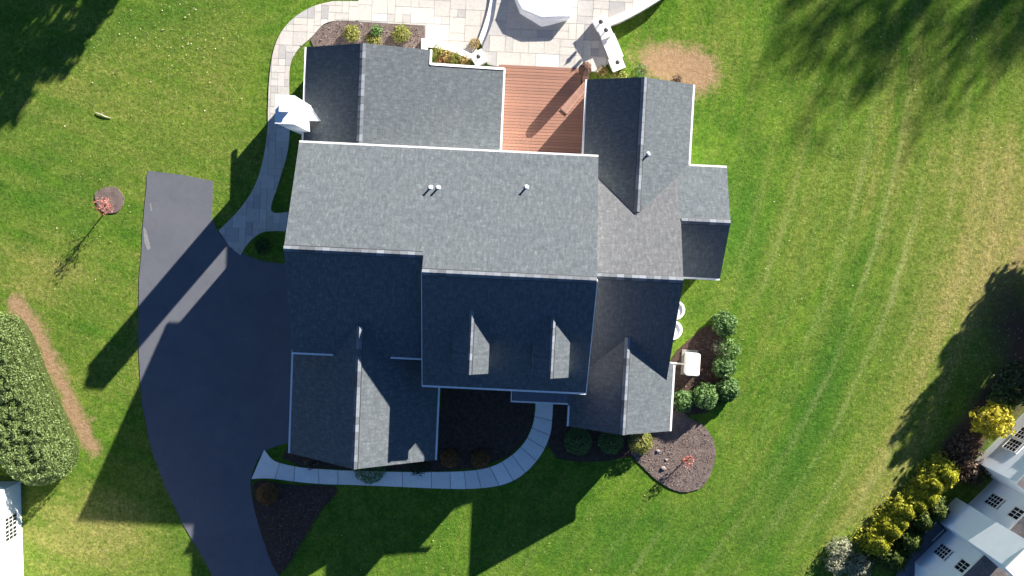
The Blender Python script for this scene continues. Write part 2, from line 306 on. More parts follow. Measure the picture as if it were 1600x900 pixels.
class MB:
    def __init__(s): s.v = []; s.f = []; s.m = []
    def add(s, v, f, mi=0):
        k = len(s.v); s.v += [tuple(q) for q in v]; s.f += [tuple(i + k for i in q) for q in f]; s.m += [mi] * len(f); return s
    def box(s, x0, x1, y0, y1, z0, z1, mi=0):
        return s.add([(x0, y0, z0), (x1, y0, z0), (x1, y1, z0), (x0, y1, z0), (x0, y0, z1), (x1, y0, z1), (x1, y1, z1), (x0, y1, z1)],
                     [(3, 2, 1, 0), (4, 5, 6, 7), (0, 1, 5, 4), (1, 2, 6, 5), (2, 3, 7, 6), (3, 0, 4, 7)], mi)
    def bar(s, a, b, w, h, mi=0):
        a, b = Vector(a), Vector(b); d = (b - a).normalized(); up = Vector((0, 0, 1)) if abs(d.z) < 0.9 else Vector((1, 0, 0))
        x = d.cross(up).normalized() * w / 2; z = x.cross(d).normalized() * h / 2
        return s.add([a - x - z, a + x - z, a + x + z, a - x + z, b - x - z, b + x - z, b + x + z, b - x + z],
                     [(0, 1, 2, 3), (7, 6, 5, 4), (1, 0, 4, 5), (2, 1, 5, 6), (3, 2, 6, 7), (0, 3, 7, 4)], mi)
    def tube(s, pts, rads, n=8, mi=0, cap=True):
        pts = [Vector(p) for p in pts]; rings = []
        for i, p in enumerate(pts):
            d = (pts[min(i + 1, len(pts) - 1)] - pts[max(i - 1, 0)]).normalized()
            up = Vector((0, 0, 1)) if abs(d.z) < 0.9 else Vector((1, 0, 0))
            x = d.cross(up).normalized(); y = x.cross(d).normalized()
            rings.append([p + (x * math.cos(t) + y * math.sin(t)) * rads[i] for t in (2 * math.pi * k / n for k in range(n))])
        v = [q for r in rings for q in r]; f = []
        for i in range(len(rings) - 1):
            for k in range(n): f.append((i * n + k, i * n + (k + 1) % n, (i + 1) * n + (k + 1) % n, (i + 1) * n + k))
        if cap: f.append(tuple(range(n - 1, -1, -1))); f.append(tuple((len(rings) - 1) * n + k for k in range(n)))
        return s.add(v, f, mi)
    def lathe(s, prof, n=16, cx=0, cy=0, mi=0):
        v = []; f = []
        for r, z in prof:
            for k in range(n): t = 2 * math.pi * k / n; v.append((cx + r * math.cos(t), cy + r * math.sin(t), z))
        for i in range(len(prof) - 1):
            for k in range(n): f.append((i * n + k, i * n + (k + 1) % n, (i + 1) * n + (k + 1) % n, (i + 1) * n + k))
        f.append(tuple(range(n - 1, -1, -1))); f.append(tuple((len(prof) - 1) * n + k for k in range(n)))
        return s.add(v, f, mi)
    def ext(s, poly, z0, z1, mi=0):
        n = len(poly); z0s = z0 if isinstance(z0, (list, tuple)) else [z0] * n; z1s = z1 if isinstance(z1, (list, tuple)) else [z1] * n
        v = [(p[0], p[1], z0s[i]) for i, p in enumerate(poly)] + [(p[0], p[1], z1s[i]) for i, p in enumerate(poly)]
        f = [tuple(range(n - 1, -1, -1)), tuple(range(n, 2 * n))] + [(i, (i + 1) % n, n + (i + 1) % n, n + i) for i in range(n)]
        return s.add(v, f, mi)
    def build(s, name, mat, parent=None, loc=(0, 0, 0), rz=0.0, smooth=False):
        if isinstance(mat, list): me = mesh(name, s.v, s.f, mats=mat, fm=s.m, smooth=smooth)
        else: me = mesh(name, s.v, s.f, mat, smooth=smooth)
        return link(name, me, parent, loc, rz)
def area(p): return 0.5 * sum(p[i][0] * p[(i + 1) % len(p)][1] - p[(i + 1) % len(p)][0] * p[i][1] for i in range(len(p)))
def ccw(p): return p if area(p) > 0 else p[::-1]
def smooth_line(pts, n=6, closed=False):
    P = [np.array(p, float) for p in pts]; out = []; m = len(P)
    for i in range(m if closed else m - 1):
        g = (lambda k: P[k % m]) if closed else (lambda k: P[min(max(k, 0), m - 1)])
        p0, p1, p2, p3 = g(i - 1), g(i), g(i + 1), g(i + 2)
        for j in range(n):
            t = j / n
            out.append(tuple(0.5 * ((2 * p1) + (p2 - p0) * t + (2 * p0 - 5 * p1 + 4 * p2 - p3) * t * t + (3 * p1 - p0 - 3 * p2 + p3) * t ** 3)))
    if not closed: out.append(tuple(P[-1]))
    return out
def clip(poly, x0, x1, y0, y1):
    for ax, lim, sg in ((0, x0, 1), (0, x1, -1), (1, y0, 1), (1, y1, -1)):
        out = []
        for i in range(len(poly)):
            a, b = poly[i - 1], poly[i]; da, db = sg * (a[ax] - lim), sg * (b[ax] - lim)
            if (da >= 0) != (db >= 0):
                t = da / (da - db); out.append((a[0] + (b[0] - a[0]) * t, a[1] + (b[1] - a[1]) * t))
            if db >= 0: out.append(b)
        poly = out
        if len(poly) < 3: return []
    return poly
def inside(poly, x, y):
    c = False
    for i in range(len(poly)):
        a, b = poly[i - 1], poly[i]
        if (a[1] > y) != (b[1] > y) and x < (b[0] - a[0]) * (y - a[1]) / (b[1] - a[1]) + a[0]: c = not c
    return c

# leaves: many small rhombic blades as one mesh
def leaf_mesh(name, pts, nrm, size, mat, rng, jitter=0.7, aspect=0.5):
    n = len(pts); pts = np.asarray(pts, float); nrm = np.asarray(nrm, float)
    nr = nrm + rng.normal(0, jitter, (n, 3)); nr /= np.linalg.norm(nr, axis=1)[:, None] + 1e-9
    t = rng.normal(0, 1, (n, 3)); t -= (t * nr).sum(1)[:, None] * nr; t /= np.linalg.norm(t, axis=1)[:, None] + 1e-9
    b = np.cross(nr, t); s = size * rng.uniform(0.6, 1.35, n)[:, None]
    v = np.empty((n, 4, 3)); v[:, 0] = pts - t * s * 0.5; v[:, 1] = pts + b * s * aspect * 0.5 - t * s * 0.05 + nr * s * 0.06
    v[:, 2] = pts + t * s * 0.5; v[:, 3] = pts - b * s * aspect * 0.5 - t * s * 0.05 + nr * s * 0.06
    me = bpy.data.meshes.new(name); me.vertices.add(n * 4); me.vertices.foreach_set('co', v.ravel())
    me.loops.add(n * 4); me.loops.foreach_set('vertex_index', np.arange(n * 4)); me.polygons.add(n)
    me.polygons.foreach_set('loop_start', np.arange(n) * 4); me.polygons.foreach_set('loop_total', np.full(n, 4))
    me.materials.append(mat); me.update(calc_edges=True); return me
def dome_points(rng, n, rx, ry, rz, lump=0.14, freq=3.0, lo=-0.25, shell=0.35):
    d = rng.normal(0, 1, (int(n * 1.7), 3)); d /= np.linalg.norm(d, axis=1)[:, None]; d = d[d[:, 2] > lo][:n]
    ph = rng.uniform(0, 6.28, 6)
    w = (np.sin(d[:, 0] * freq * 1.7 + ph[0]) * np.sin(d[:, 1] * freq * 1.9 + ph[1]) + np.sin(d[:, 2] * freq * 2.3 + ph[2]) * np.sin((d[:, 0] + d[:, 1]) * freq * 2.6 + ph[3])
         + 0.7 * np.sin(d[:, 0] * freq * 4.1 + ph[4]) * np.sin(d[:, 1] * freq * 3.7 + ph[5]))
    r = (1 + lump * w) * (1 - shell * rng.uniform(0, 1, len(d)) ** 2.2)
    p = d * r[:, None] * np.array([rx, ry, rz]); n_ = d / np.array([rx, ry, rz]); n_ /= np.linalg.norm(n_, axis=1)[:, None]
    return p, n_

# ------------------------------------------------------------------ ground: lawn sheet
def seg_dist(X, Y, line):
    d = np.full(X.shape, 1e9)
    for (ax, ay), (bx, by) in zip(line[:-1], line[1:]):
        vx, vy = bx - ax, by - ay; t = np.clip(((X - ax) * vx + (Y - ay) * vy) / (vx * vx + vy * vy + 1e-9), 0, 1)
        d = np.minimum(d, np.hypot(X - ax - t * vx, Y - ay - t * vy))
    return d
far = np.array([60, 90, 150, 260, 480, 900.])
xs = np.concatenate([-far[::-1], np.arange(-46, 46.01, 0.3), far]); ys = np.concatenate([-far[::-1], np.arange(-34, 30.01, 0.3), far])
X, Y = np.meshgrid(xs, ys)
def blob(px, py, rx, ry, ang=0.0):
    x, y = G(px, py); k = 63.0 / FPX; c, s = math.cos(R_(-ang)), math.sin(R_(-ang))
    dx, dy = X - x, Y - y; a = (c * dx + s * dy) / (rx * k); b = (-s * dx + c * dy) / (ry * k)
    return np.exp(-(a * a + b * b))
dry = (0.30 * blob(240, 130, 140, 130) + 0.50 * blob(40, 440, 110, 70) + 0.35 * blob(110, 420, 80, 60) + 0.55 * blob(150, 860, 150, 70)
       + 0.40 * blob(190, 800, 60, 60) + 0.35 * blob(110, 600, 60, 120, 70) + 0.35 * blob(350, 120, 60, 160) + 0.25 * blob(200, 240, 110, 60)
       + 0.62 * blob(1590, 370, 110, 120) + 0.50 * blob(1500, 450, 130, 60, -40) + 0.52 * blob(1440, 590, 60, 170, 25) + 0.50 * blob(1360, 780, 60, 110, 30)
       + 0.35 * blob(1560, 250, 120, 60) + 0.35 * blob(1140, 455, 30, 40) + 0.30 * blob(1120, 90, 60, 60) + 0.22 * blob(1300, 330, 90, 180, 25) + 0.3 * blob(1200, 800, 70, 60) + 0.25 * blob(1480, 300, 160, 120)
       + 0.35 * blob(100, 140, 160, 60, -30) + 0.45 * blob(90, 800, 90, 80) + 0.45 * blob(215, 520, 16, 90) + 0.3 * blob(225, 350, 12, 80) + 0.10)
ux, uy = math.cos(R_(-24)), math.sin(R_(-24))
across = (X * ux + Y * uy) + 0.018 * (X * uy - Y * ux) ** 2 * 0.5
right = 1 / (1 + np.exp(-(X - 17) / 2.0))
st = np.sin(across * 2 * math.pi / 1.75); dry += right * (0.16 + 0.20 * st) * (0.6 + 0.4 * np.sin(across * 0.9))
left = 1 / (1 + np.exp((X + 25) / 2.0))
dry += left * 0.10 * np.sin((X * 0.35 + Y * 0.94) * 2 * math.pi / 2.2)
deep = (0.75 * blob(1290, 600, 40, 120, 18) + 0.6 * blob(1220, 760, 60, 110, 20) + 0.6 * blob(1160, 350, 60, 120) + 0.35 * blob(1040, 850, 170, 70) + 0.35 * blob(1400, 500, 40, 90, 25) + 0.3 * blob(1350, 400, 25, 160, 25)
        + 0.5 * blob(150, 60, 200, 26, -20) + 0.45 * blob(40, 190, 150, 18, -22) + 0.45 * blob(90, 300, 150, 20, -22) + 0.4 * blob(60, 250, 120, 30, -20) + 0.3 * blob(330, 40, 90, 60) + 0.4 * blob(130, 340, 60, 40) + 0.3 * blob(950, 850, 160, 60) + 0.25 * blob(120, 500, 60, 60) + 0.25 * blob(650, 840, 120, 60) + 0.3 * blob(300, 850, 50, 50))
hl = GP([(25, 470), (52, 505), (82, 560), (108, 620), (138, 690), (148, 695)])
dirt = (0.80 + 0.2 * np.sin(X * 2.3 + Y * 1.1)) * np.exp(-(seg_dist(X, Y, hl) / (0.78 + 0.2 * np.sin(Y * 1.9))) ** 2) + 1.1 * blob(1050, 100, 62, 34, 12) + 0.6 * blob(1095, 118, 26, 34) + 0.5 * blob(1600, 400, 26, 60, 20) + 0.25 * blob(165, 285, 20, 10)
bedl = GP([(1640, 500), (1590, 590), (1530, 660), (1480, 730), (1420, 800), (1360, 870), (1330, 910)])
litter = 0.62 * np.exp(-(seg_dist(X, Y, bedl) / 0.9) ** 2) + 0.75 * blob(1590, 510, 75, 110, -20) + 0.8 * blob(1500, 715, 40, 50) + 0.6 * blob(1560, 640, 60, 50)
wr = 1 / (1 + np.exp(-(X + 8) / 4.0)); mow_a = wr * across + (1 - wr) * (X * 0.38 + Y * 0.92); mow_l = wr * (X * uy - Y * ux) + (1 - wr) * (X * 0.92 - Y * 0.38)
V = np.stack([X.ravel(), Y.ravel(), np.zeros(X.size)], 1)
nx, ny = len(xs), len(ys); idx = np.arange(nx * ny).reshape(ny, nx)
F = np.stack([idx[:-1, :-1].ravel(), idx[:-1, 1:].ravel(), idx[1:, 1:].ravel(), idx[1:, :-1].ravel()], 1)
me = bpy.data.meshes.new('lawn'); me.from_pydata(V.tolist(), [], F.tolist()); me.materials.append(M['lawn'])
for nme, arr in (('dry', dry), ('deep', deep), ('dirt', dirt), ('litter', litter), ('mow_across', mow_a), ('mow_along', mow_l), ('mown', 0.42 * np.clip(blob(1370, 400, 150, 260, 15) + 0.5 * blob(1300, 760, 160, 120) + 0.55 * blob(1000, 880, 140, 60), 0, 1))):
    a = me.attributes.new(nme, 'FLOAT', 'POINT'); a.data.foreach_set('value', np.clip(arr, -900, 900).ravel().astype(np.float32))
struct(link('lawn', me))

# fallen leaves speckling the grass
rng = np.random.default_rng(7); pts = []
for (cx, cy, rx, ry, n) in ((270, 70, 200, 110, 330), (1450, 80, 200, 130, 130), (120, 330, 160, 120, 60), (700, 850, 380, 70, 80), (1250, 500, 180, 300, 90), (1040, 120, 60, 50, 60), (300, 780, 130, 110, 50), (1530, 560, 90, 130, 260)):
    for _ in range(n):
        qx, qy = cx + rng.normal(0, 0.5) * rx, cy + rng.normal(0, 0.5) * ry
        if (210 < qx < 470 and 260 < qy) or (380 < qx < 1145 and 20 < qy < 765) or (480 < qx < 1030 and qy <= 20): continue
        x, y = G(qx, qy); pts.append((x, y, 0.05))
fl = link('fallen_leaves', leaf_mesh('fallen_leaves', pts, np.tile([0, 0, 1.0], (len(pts), 1)), 0.08, M['leaf_fallen'], rng, 0.5, 0.6)); fl['kind'] = 'stuff'
tag(fl, 'pale fallen leaves scattered over the grass', 'leaves'); del fl['category']; del fl['label']

# ------------------------------------------------------------------ driveway, beds
dl = smooth_line([(231, 266), (224, 345), (218, 440), (217, 540), (221, 620), (234, 690), (254, 750), (280, 808), (308, 856), (333, 901), (375, 965), (450, 1050)], 5)
dr = smooth_line([(560, 1050), (475, 970), (436, 900), (412, 845), (399, 800), (392, 760), (396, 735), (412, 706), (455, 690)], 4)
_r = random.Random(2); dl = [(a + _r.uniform(-0.9, 0.9), b + _r.uniform(-0.9, 0.9)) for a, b in dl]
drv = GP(dl + dr + [(462, 560), (460, 405), (441, 412), (410, 408), (384, 398), (358, 384), (340, 361), (331, 340), (333, 283), (290, 274)])
o = MB().ext(ccw(drv), -0.1, 0.035).build('driveway', M['asphalt']); struct(o)
for q in ([(234, 318), (236, 317), (238, 329), (236, 330)], [(224, 356), (228, 357), (236, 388), (231, 391), (226, 380)]):
    MB().ext(ccw(GP(q)), 0.0, 0.039).build('worn_patch', M['worn'], o)

def bed(name, pts, mat, h=0.06, closed=True):
    q_ = smooth_line(pts, 7, True) if closed else pts; rj = random.Random(len(q_))
    p = ccw(GP([(a + rj.uniform(-0.6, 0.6), b + rj.uniform(-0.6, 0.6)) for a, b in q_] if closed else q_)); o = MB().ext(p, -0.1, h).build(name, mat); struct(o); return o
bed('mulch_bed', [(400, 752), (450, 757), (525, 762), (500, 800), (470, 850), (440, 895), (425, 880), (408, 830), (397, 790)], M['mulch'], 0.05)
bed('mulch_bed', [(455, 690), (440, 715), (470, 728), (545, 733), (680, 736), (750, 730), (795, 712), (822, 685), (833, 655), (836, 600), (690, 600), (690, 640), (600, 640), (470, 640)], M['mulch'], 0.045, False)
bed('mulch_bed', [(862, 600), (863, 650), (856, 695), (870, 716), (905, 722), (950, 720), (985, 712), (1010, 735), (1045, 640), (1020, 600)], M['mulch'], 0.045, False)
bed('mulch_bed', [(985, 705), (1010, 735), (1045, 762), (1075, 768), (1102, 755), (1117, 715), (1113, 685), (1098, 664), (1078, 654), (1060, 640), (1020, 655), (990, 680)], M['soil'], 0.07)
bed('mulch_bed', [(1052, 556), (1080, 528), (1108, 508), (1128, 510), (1136, 545), (1134, 590), (1136, 615), (1112, 640), (1080, 648), (1045, 645), (1035, 600)], M['mulch'], 0.055)
bed('mulch_bed', [(485, 62), (500, 42), (525, 32), (590, 36), (664, 40), (664, 85), (640, 95), (500, 95)], M['soil'], 0.05, False)
tc_ = bed('mulch_ring', [(148, 305), (160, 295), (178, 292), (191, 302), (194, 316), (186, 330), (172, 333), (158, 328)], M['soil'], 0.06)

rng = np.random.default_rng(11); pts = []
for poly_, n_ in (([(985, 705), (1010, 735), (1045, 762), (1075, 768), (1102, 755), (1117, 715), (1113, 685), (1098, 664), (1078, 654), (1060, 640), (1020, 655), (990, 680)], 2600), ([(490, 60), (505, 42), (528, 34), (590, 38), (662, 42), (662, 85), (640, 92), (500, 92)], 1300), ([(1055, 558), (1085, 530), (1118, 512), (1132, 545), (1130, 600), (1110, 636), (1050, 640)], 1000), ([(405, 757), (450, 760), (520, 765), (470, 850), (440, 890), (412, 830)], 1200)):
    wp = ccw(GP(poly_)); xa = [q[0] for q in wp]; ya = [q[1] for q in wp]; c_ = 0
    while c_ < n_:
        x, y = rng.uniform(min(xa), max(xa)), rng.uniform(min(ya), max(ya)); c_ += 1
        if inside(wp, x, y): pts.append((x, y, 0.085))
wc = link('wood_chips', leaf_mesh('wood_chips', pts, np.tile([0, 0, 1.0], (len(pts), 1)), 0.10, M['leaf_chip'], rng, 0.6, 0.4)); wc['kind'] = 'stuff'
def rock(px, py, r, lab):
    x, y = G(px, py); rg = random.Random(px); v = []; f = []
    for z, k in ((-0.05, 1.0), (0.35 * r, 1.0), (0.75 * r, 0.62)):
        for a in range(7): t = a * 0.8976; q = r * k * rg.uniform(0.75, 1.1); v.append((q * math.cos(t), q * math.sin(t) * 0.8, z))
    for b in (0, 7):
        for a in range(7): f.append((b + a, b + (a + 1) % 7, b + 7 + (a + 1) % 7, b + 7 + a))
    f.append(tuple(14 + a for a in range(7)))
    tag(MB().add(v, f).build('rock', M['stone_pale'], None, (x, y, 0.06)), lab, 'rock')
rock(1028, 704, 0.15, 'pale rock in the round mulch bed nearest the gable corner'); rock(1036, 731, 0.18, 'pale rock at the lower left edge of the round mulch bed'); rock(1041, 718, 0.10, 'small dark-sided stone left of the red sapling')
# ------------------------------------------------------------------ pavers
def pave(parent, poly_w, z0, z1, seed, cell=0.42, sizes=((1, 1), (2, 1), (1, 2), (2, 2), (3, 2), (2, 1)), rz=HT, jz=0.006):
    rnd = random.Random(seed); poly = ccw([W2UV(*p) for p in poly_w])
    x0 = min(p[0] for p in poly); x1 = max(p[0] for p in poly); y0 = min(p[1] for p in poly); y1 = max(p[1] for p in poly)
    nx, ny = int((x1 - x0) / cell) + 2, int((y1 - y0) / cell) + 2; used = set(); cnt = 0
    for j in range(ny):
        for i in range(nx):
            if (i, j) in used: continue
            s = list(sizes); rnd.shuffle(s); w = h = 1
            for a, b in s:
                if all((i + p, j + q) not in used for p in range(a) for q in range(b)): w, h = a, b; break
            for p in range(w):
                for q in range(h): used.add((i + p, j + q))
            g = 0.009
            c = clip(poly, x0 + i * cell + g, x0 + (i + w) * cell - g, y0 + j * cell + g, y0 + (j + h) * cell - g)
            if len(c) < 3 or abs(area(c)) < 0.012: continue
            cx = sum(p[0] for p in c) / len(c); cy = sum(p[1] for p in c) / len(c)
            z = z1 + rnd.uniform(-jz, jz)
            mb = MB().ext([(p[0] - cx, p[1] - cy) for p in c], z0 - z, 0)
            mb.build('paver', M['paver'], parent, (cx, cy, z)); cnt += 1
    return cnt
M['joint'] = grain('paver_joint_sand', (0.32, 0.30, 0.27), (0.40, 0.375, 0.335), 5, 1.0, 0.5, 0.02, 0.1)
def base_slab(name, poly_w, z):
    o = MB().ext(ccw([W2UV(*p) for p in poly_w]), -0.12, z).build(name, M['joint'], None, (0, 0, 0), HT); struct(o); return o
outer = smooth_line([(520, 2), (490, 10), (462, 26), (440, 50), (427, 82), (421, 125), (419, 170), (418, 205), (410, 255), (396, 295), (372, 330), (342, 360)], 5)
inner = smooth_line([(452, 331), (424, 329), (436, 285), (449, 240), (453, 200), (452, 150), (453, 105), (464, 80), (487, 58), (506, 38), (527, 32)], 5)
low = smooth_line([(376, 399), (388, 380), (408, 364), (430, 361), (453, 362)], 4)
walkp = GP(outer + [(358, 384)] + low + inner + [(560, 34), (560, 2)])
wk = base_slab('walkway', walkp, 0.03); pave(wk, walkp, 0.0, 0.06, 3, 0.44, ((1, 1), (2, 1), (1, 2), (2, 2), (2, 1), (2, 2)))
lstep = smooth_line([(772, -70), (769, -30), (766, 0), (762, 20), (756, 40), (748, 62)], 5)
rstep = smooth_line([(784, -70), (780, -30), (776, 0), (772, 25), (765, 47), (756, 68)], 5)
patw = GP([(560, -70)] + [(560, 34), (590, 36), (664, 40), (664, 66), (700, 74), (736, 90), (745, 82)] + lstep[::-1], 0.0)
pw = base_slab('patio', patw, 0.03); n1 = pave(pw, patw, 0.0, 0.06, 5, 0.5, ((1, 1), (2, 1), (1, 2), (2, 2), (3, 2), (2, 2)))
# two curved steps up to the upper terrace
tread = GP(lstep + [(757, 80)] + rstep[::-1]); o = MB().ext(ccw(tread), -0.1, 0.2).build('patio_step', M['capstone']); struct(o)
pate = GP(rstep + [(752, 82), (762, 100), (787, 106), (905, 109), (935, 112), (955, 95), (948, 60), (946, 45), (985, 20), (1016, 0), (1050, -30), (1060, -70)], 0.37)
pe = base_slab('upper_patio', pate, 0.34); n2 = pave(pe, pate, 0.3, 0.37, 9, 0.5, ((1, 1), (2, 1), (1, 2), (2, 2), (3, 2), (2, 2)))

# ------------------------------------------------------------------ front walk: cast slabs
up = smooth_line([(413, 702), (424, 716), (437, 723), (470, 730), (508, 733), (545, 735), (620, 737), (690, 737), (735, 735), (770, 728), (797, 713), (818, 693), (831, 668), (836, 645), (837, 625)], 8)
lo_ = smooth_line([(393, 748), (408, 747), (430, 748), (470, 753), (508, 756), (545, 757), (620, 760), (690, 763), (740, 763), (785, 757), (817, 741), (844, 712), (859, 680), (863, 650), (864, 625)], 8)
fw = MB().ext(ccw(GP(up + lo_[::-1])), -0.1, 0.04).build('front_walk', M['unit_pad']); struct(fw)
k = 0; cuts = [0, 16, 22, 30, 37, 44, 49, 54, 58, 62, 66, 71, 76, 81, 86, 91, 96, 102, 112]
for a, b in zip(cuts[:-1], cuts[1:]):
    b = min(b, len(up) - 1)
    if b <= a: continue
    A = [np.array(q) for q in GP(up[a:b + 1])]; B = [np.array(q) for q in GP(lo_[a:b + 1])]
    def inset(S):
        S = [s.copy() for s in S]; d = S[1] - S[0]; S[0] = S[0] + d / np.linalg.norm(d) * 0.02; d = S[-2] - S[-1]; S[-1] = S[-1] + d / np.linalg.norm(d) * 0.02; return S
    A, B = inset(A), inset(B); p = ccw([tuple(q) for q in A] + [tuple(q) for q in B[::-1]])
    cx = sum(q[0] for q in p) / len(p); cy = sum(q[1] for q in p) / len(p)
    MB().ext([(q[0] - cx, q[1] - cy) for q in p], -0.06, 0.0).build('slab', M['concrete'], fw, (cx, cy, 0.085))

# ------------------------------------------------------------------ THE HOUSE
house = thing('house', 'large white house with grey shingled gable roofs seen from above', 'house', (0, 0, 0), HT)
TH = 0.18
def slope(poly, hf, name='roof', mat='shingle', eave_axis='u'):
    """one roof plane; poly in house (u,v), hf gives height of its top; uv: along eave, up slope"""
    poly = ccw(poly); n = len(poly)
    top = [(p[0], p[1], hf(*p)) for p in poly]; bot = [(p[0], p[1], hf(*p) - TH) for p in poly]
    g = (hf(1, 0) - hf(0, 0)) if eave_axis == 'v' else (hf(0, 1) - hf(0, 0)); k = math.sqrt(1 + g * g) * (1 if g > 0 else -1)
    uv = [((p[1], p[0] * k) if eave_axis == 'v' else (p[0], p[1] * k)) for p in poly]
    f = [tuple(range(n)), tuple(range(2 * n - 1, n - 1, -1))] + [(n + i, n + (i + 1) % n, (i + 1) % n, i) for i in range(n)]
    me = mesh(name, top + bot, f, None, uv + uv, [M[mat], M['white']], [0] + [1] * (n + 1))
    return link(name, me, house)
def capmesh(L_, w, m, axis):
    t = 0.03
    if axis == 'u': pts = lambda a, s, z: (a, s, z)
    else: pts = lambda a, s, z: (s, a, z)
    v = []
    for a, lift in ((0, 0.012), (L_, 0.0)):
        for s, z in ((-w, -w * m), (0, 0.0), (w, -w * m)): v.append(pts(a, s, z + t + lift))
        for s, z in ((-w, -w * m - 0.03), (w, -w * m - 0.03)): v.append(pts(a, s, z + lift))
    f = [(0, 1, 6, 5), (1, 2, 7, 6), (3, 0, 5, 8), (2, 4, 9, 7), (0, 3, 4, 2, 1), (5, 6, 7, 9, 8)]
    return mesh('ridge_cap', v, f, M['cap'])
def ridge(roof, axis, at, a0, a1, h, m, w=0.17, L_=0.44):
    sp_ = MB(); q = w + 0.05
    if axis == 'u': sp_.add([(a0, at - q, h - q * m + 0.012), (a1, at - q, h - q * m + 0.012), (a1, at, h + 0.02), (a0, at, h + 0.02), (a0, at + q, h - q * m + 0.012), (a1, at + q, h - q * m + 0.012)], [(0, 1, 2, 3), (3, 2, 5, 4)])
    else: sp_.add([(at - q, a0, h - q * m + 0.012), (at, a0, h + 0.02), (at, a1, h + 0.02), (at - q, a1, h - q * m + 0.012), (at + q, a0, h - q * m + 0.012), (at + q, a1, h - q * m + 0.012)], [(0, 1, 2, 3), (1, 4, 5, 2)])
    sp_.build('ridge_strip', M['dark_metal'], roof)  # dark strip under the caps, showing as a line along both edges
    n = max(1, int(round((a1 - a0) / L_))); L2 = (a1 - a0) / n; me = capmesh(L2 - 0.006, w, m, axis); h += 0.02
    for i in range(n):
        p = a0 + i * L2; link('ridge_cap', me, roof, (p, at, h + 0.012) if axis == 'u' else (at, p, h + 0.012))
def gutter(a, b, h, w=0.11):
    MB().bar((a[0], a[1], h), (b[0], b[1], h), w, 0.13).build('gutter', M['white'], house)
def rake(a, b, w=0.05):
    MB().bar(a, b, w, 0.2).build('rake_trim', M['white'], house)

mN, mS = 0.484, 0.500
nW = lambda u, v: 5.42 + mN * (4.48 - v)
vR, vC = -1.74, -2.67; hR = nW(0, vR); hC = nW(0, vC)
uW0, uC0, uC1 = -12.80, -4.92, 4.9
sW = lambda u, v: hR - mN * (vR - v)
sC = lambda u, v: hC - mS * (vC - v)
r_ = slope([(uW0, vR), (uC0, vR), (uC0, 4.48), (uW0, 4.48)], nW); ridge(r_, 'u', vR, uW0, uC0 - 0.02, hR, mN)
slope([(uW0, -8.02), (uC0, -8.02), (uC0, vR), (uW0, vR)], sW)
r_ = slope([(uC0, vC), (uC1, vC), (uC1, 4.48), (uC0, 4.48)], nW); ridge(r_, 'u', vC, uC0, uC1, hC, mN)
slope([(uC0, -9.62), (uC1, -9.62), (uC1, vC), (uC0, vC)], sC)
# east part, lower
vE = -2.5; uE1 = 10.03
nE = lambda u, v: 3.2 + 0.583 * (4.36 - v); hE = nE(0, vE); sE = lambda u, v: hE - 0.583 * (vE - v)
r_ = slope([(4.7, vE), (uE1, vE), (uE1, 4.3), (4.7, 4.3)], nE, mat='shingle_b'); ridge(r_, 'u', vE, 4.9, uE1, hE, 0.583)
slope([(4.7, -9.2), (uE1, -9.2), (uE1, vE), (4.7, vE)], sE, mat='shingle_b')
# east ell
hL = nE(0, 0.95); sL = lambda u, v: hL - 0.583 * (0.95 - v)
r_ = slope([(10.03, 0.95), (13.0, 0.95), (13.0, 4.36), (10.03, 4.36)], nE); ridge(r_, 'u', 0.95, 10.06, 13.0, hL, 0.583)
slope([(9.9, -2.47), (13.0, -2.47), (13.0, 0.95), (9.9, 0.95)], sL)
# north-east wing
uN = 7.40; hN = 3.2 + 0.583 * 3.24
wN = lambda u, v: hN - 0.583 * (uN - u); eN = lambda u, v: hN - 0.583 * (u - uN)
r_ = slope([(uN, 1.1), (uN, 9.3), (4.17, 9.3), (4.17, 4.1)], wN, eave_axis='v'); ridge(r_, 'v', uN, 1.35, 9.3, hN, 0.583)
slope([(10.65, 4.37), (10.65, 9.3), (uN, 9.3), (uN, 1.1)], eN, eave_axis='v')
# north-west wing, long shallow east side
uP, hP = -9.3, 5.12
wP = lambda u, v: hP - 0.579 * (uP - u); eP = lambda u, v: hP - 0.2825 * (u - uP)
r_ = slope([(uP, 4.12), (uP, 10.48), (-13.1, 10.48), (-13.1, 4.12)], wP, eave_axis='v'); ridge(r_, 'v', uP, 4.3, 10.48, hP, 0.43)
slope([(-0.99, 4.12), (-0.99, 9.72), (-5.45, 9.6), (-5.45, 10.48), (uP, 10.48), (uP, 4.12)], eP, eave_axis='v')
# garage
uG, hG, mG = -8.66, 6.45, 0.705
wG = lambda u, v: hG - mG * (uG - u); eG = lambda u, v: hG - mG * (u - uG)
r_ = slope([(uG, -14.67), (uG, -5.9), (-13.2, -8.05), (-13.2, -14.67)], wG, eave_axis='v'); ridge(r_, 'v', uG, -14.67, -6.15, hG, mG)
slope([(-4.12, -14.67), (-4.12, -7.9), (uG, -5.9), (uG, -14.67)], eG, eave_axis='v')
# south wing
uS = 7.28; hS = 3.2 + 0.583 * 3.17
wS = lambda u, v: hS - 0.583 * (uS - u); eS = lambda u, v: hS - 0.583 * (u - uS)
r_ = slope([(uS, -12.15), (uS, -5.6), (4.13, -8.6), (4.13, -12.15)], wS, mat='shingle_b', eave_axis='v'); ridge(r_, 'v', uS, -12.15, -6.2, hS, 0.583)
slope([(10.45, -12.15), (10.45, -8.0), (uS, -5.6), (uS, -12.15)], eS, eave_axis='v')
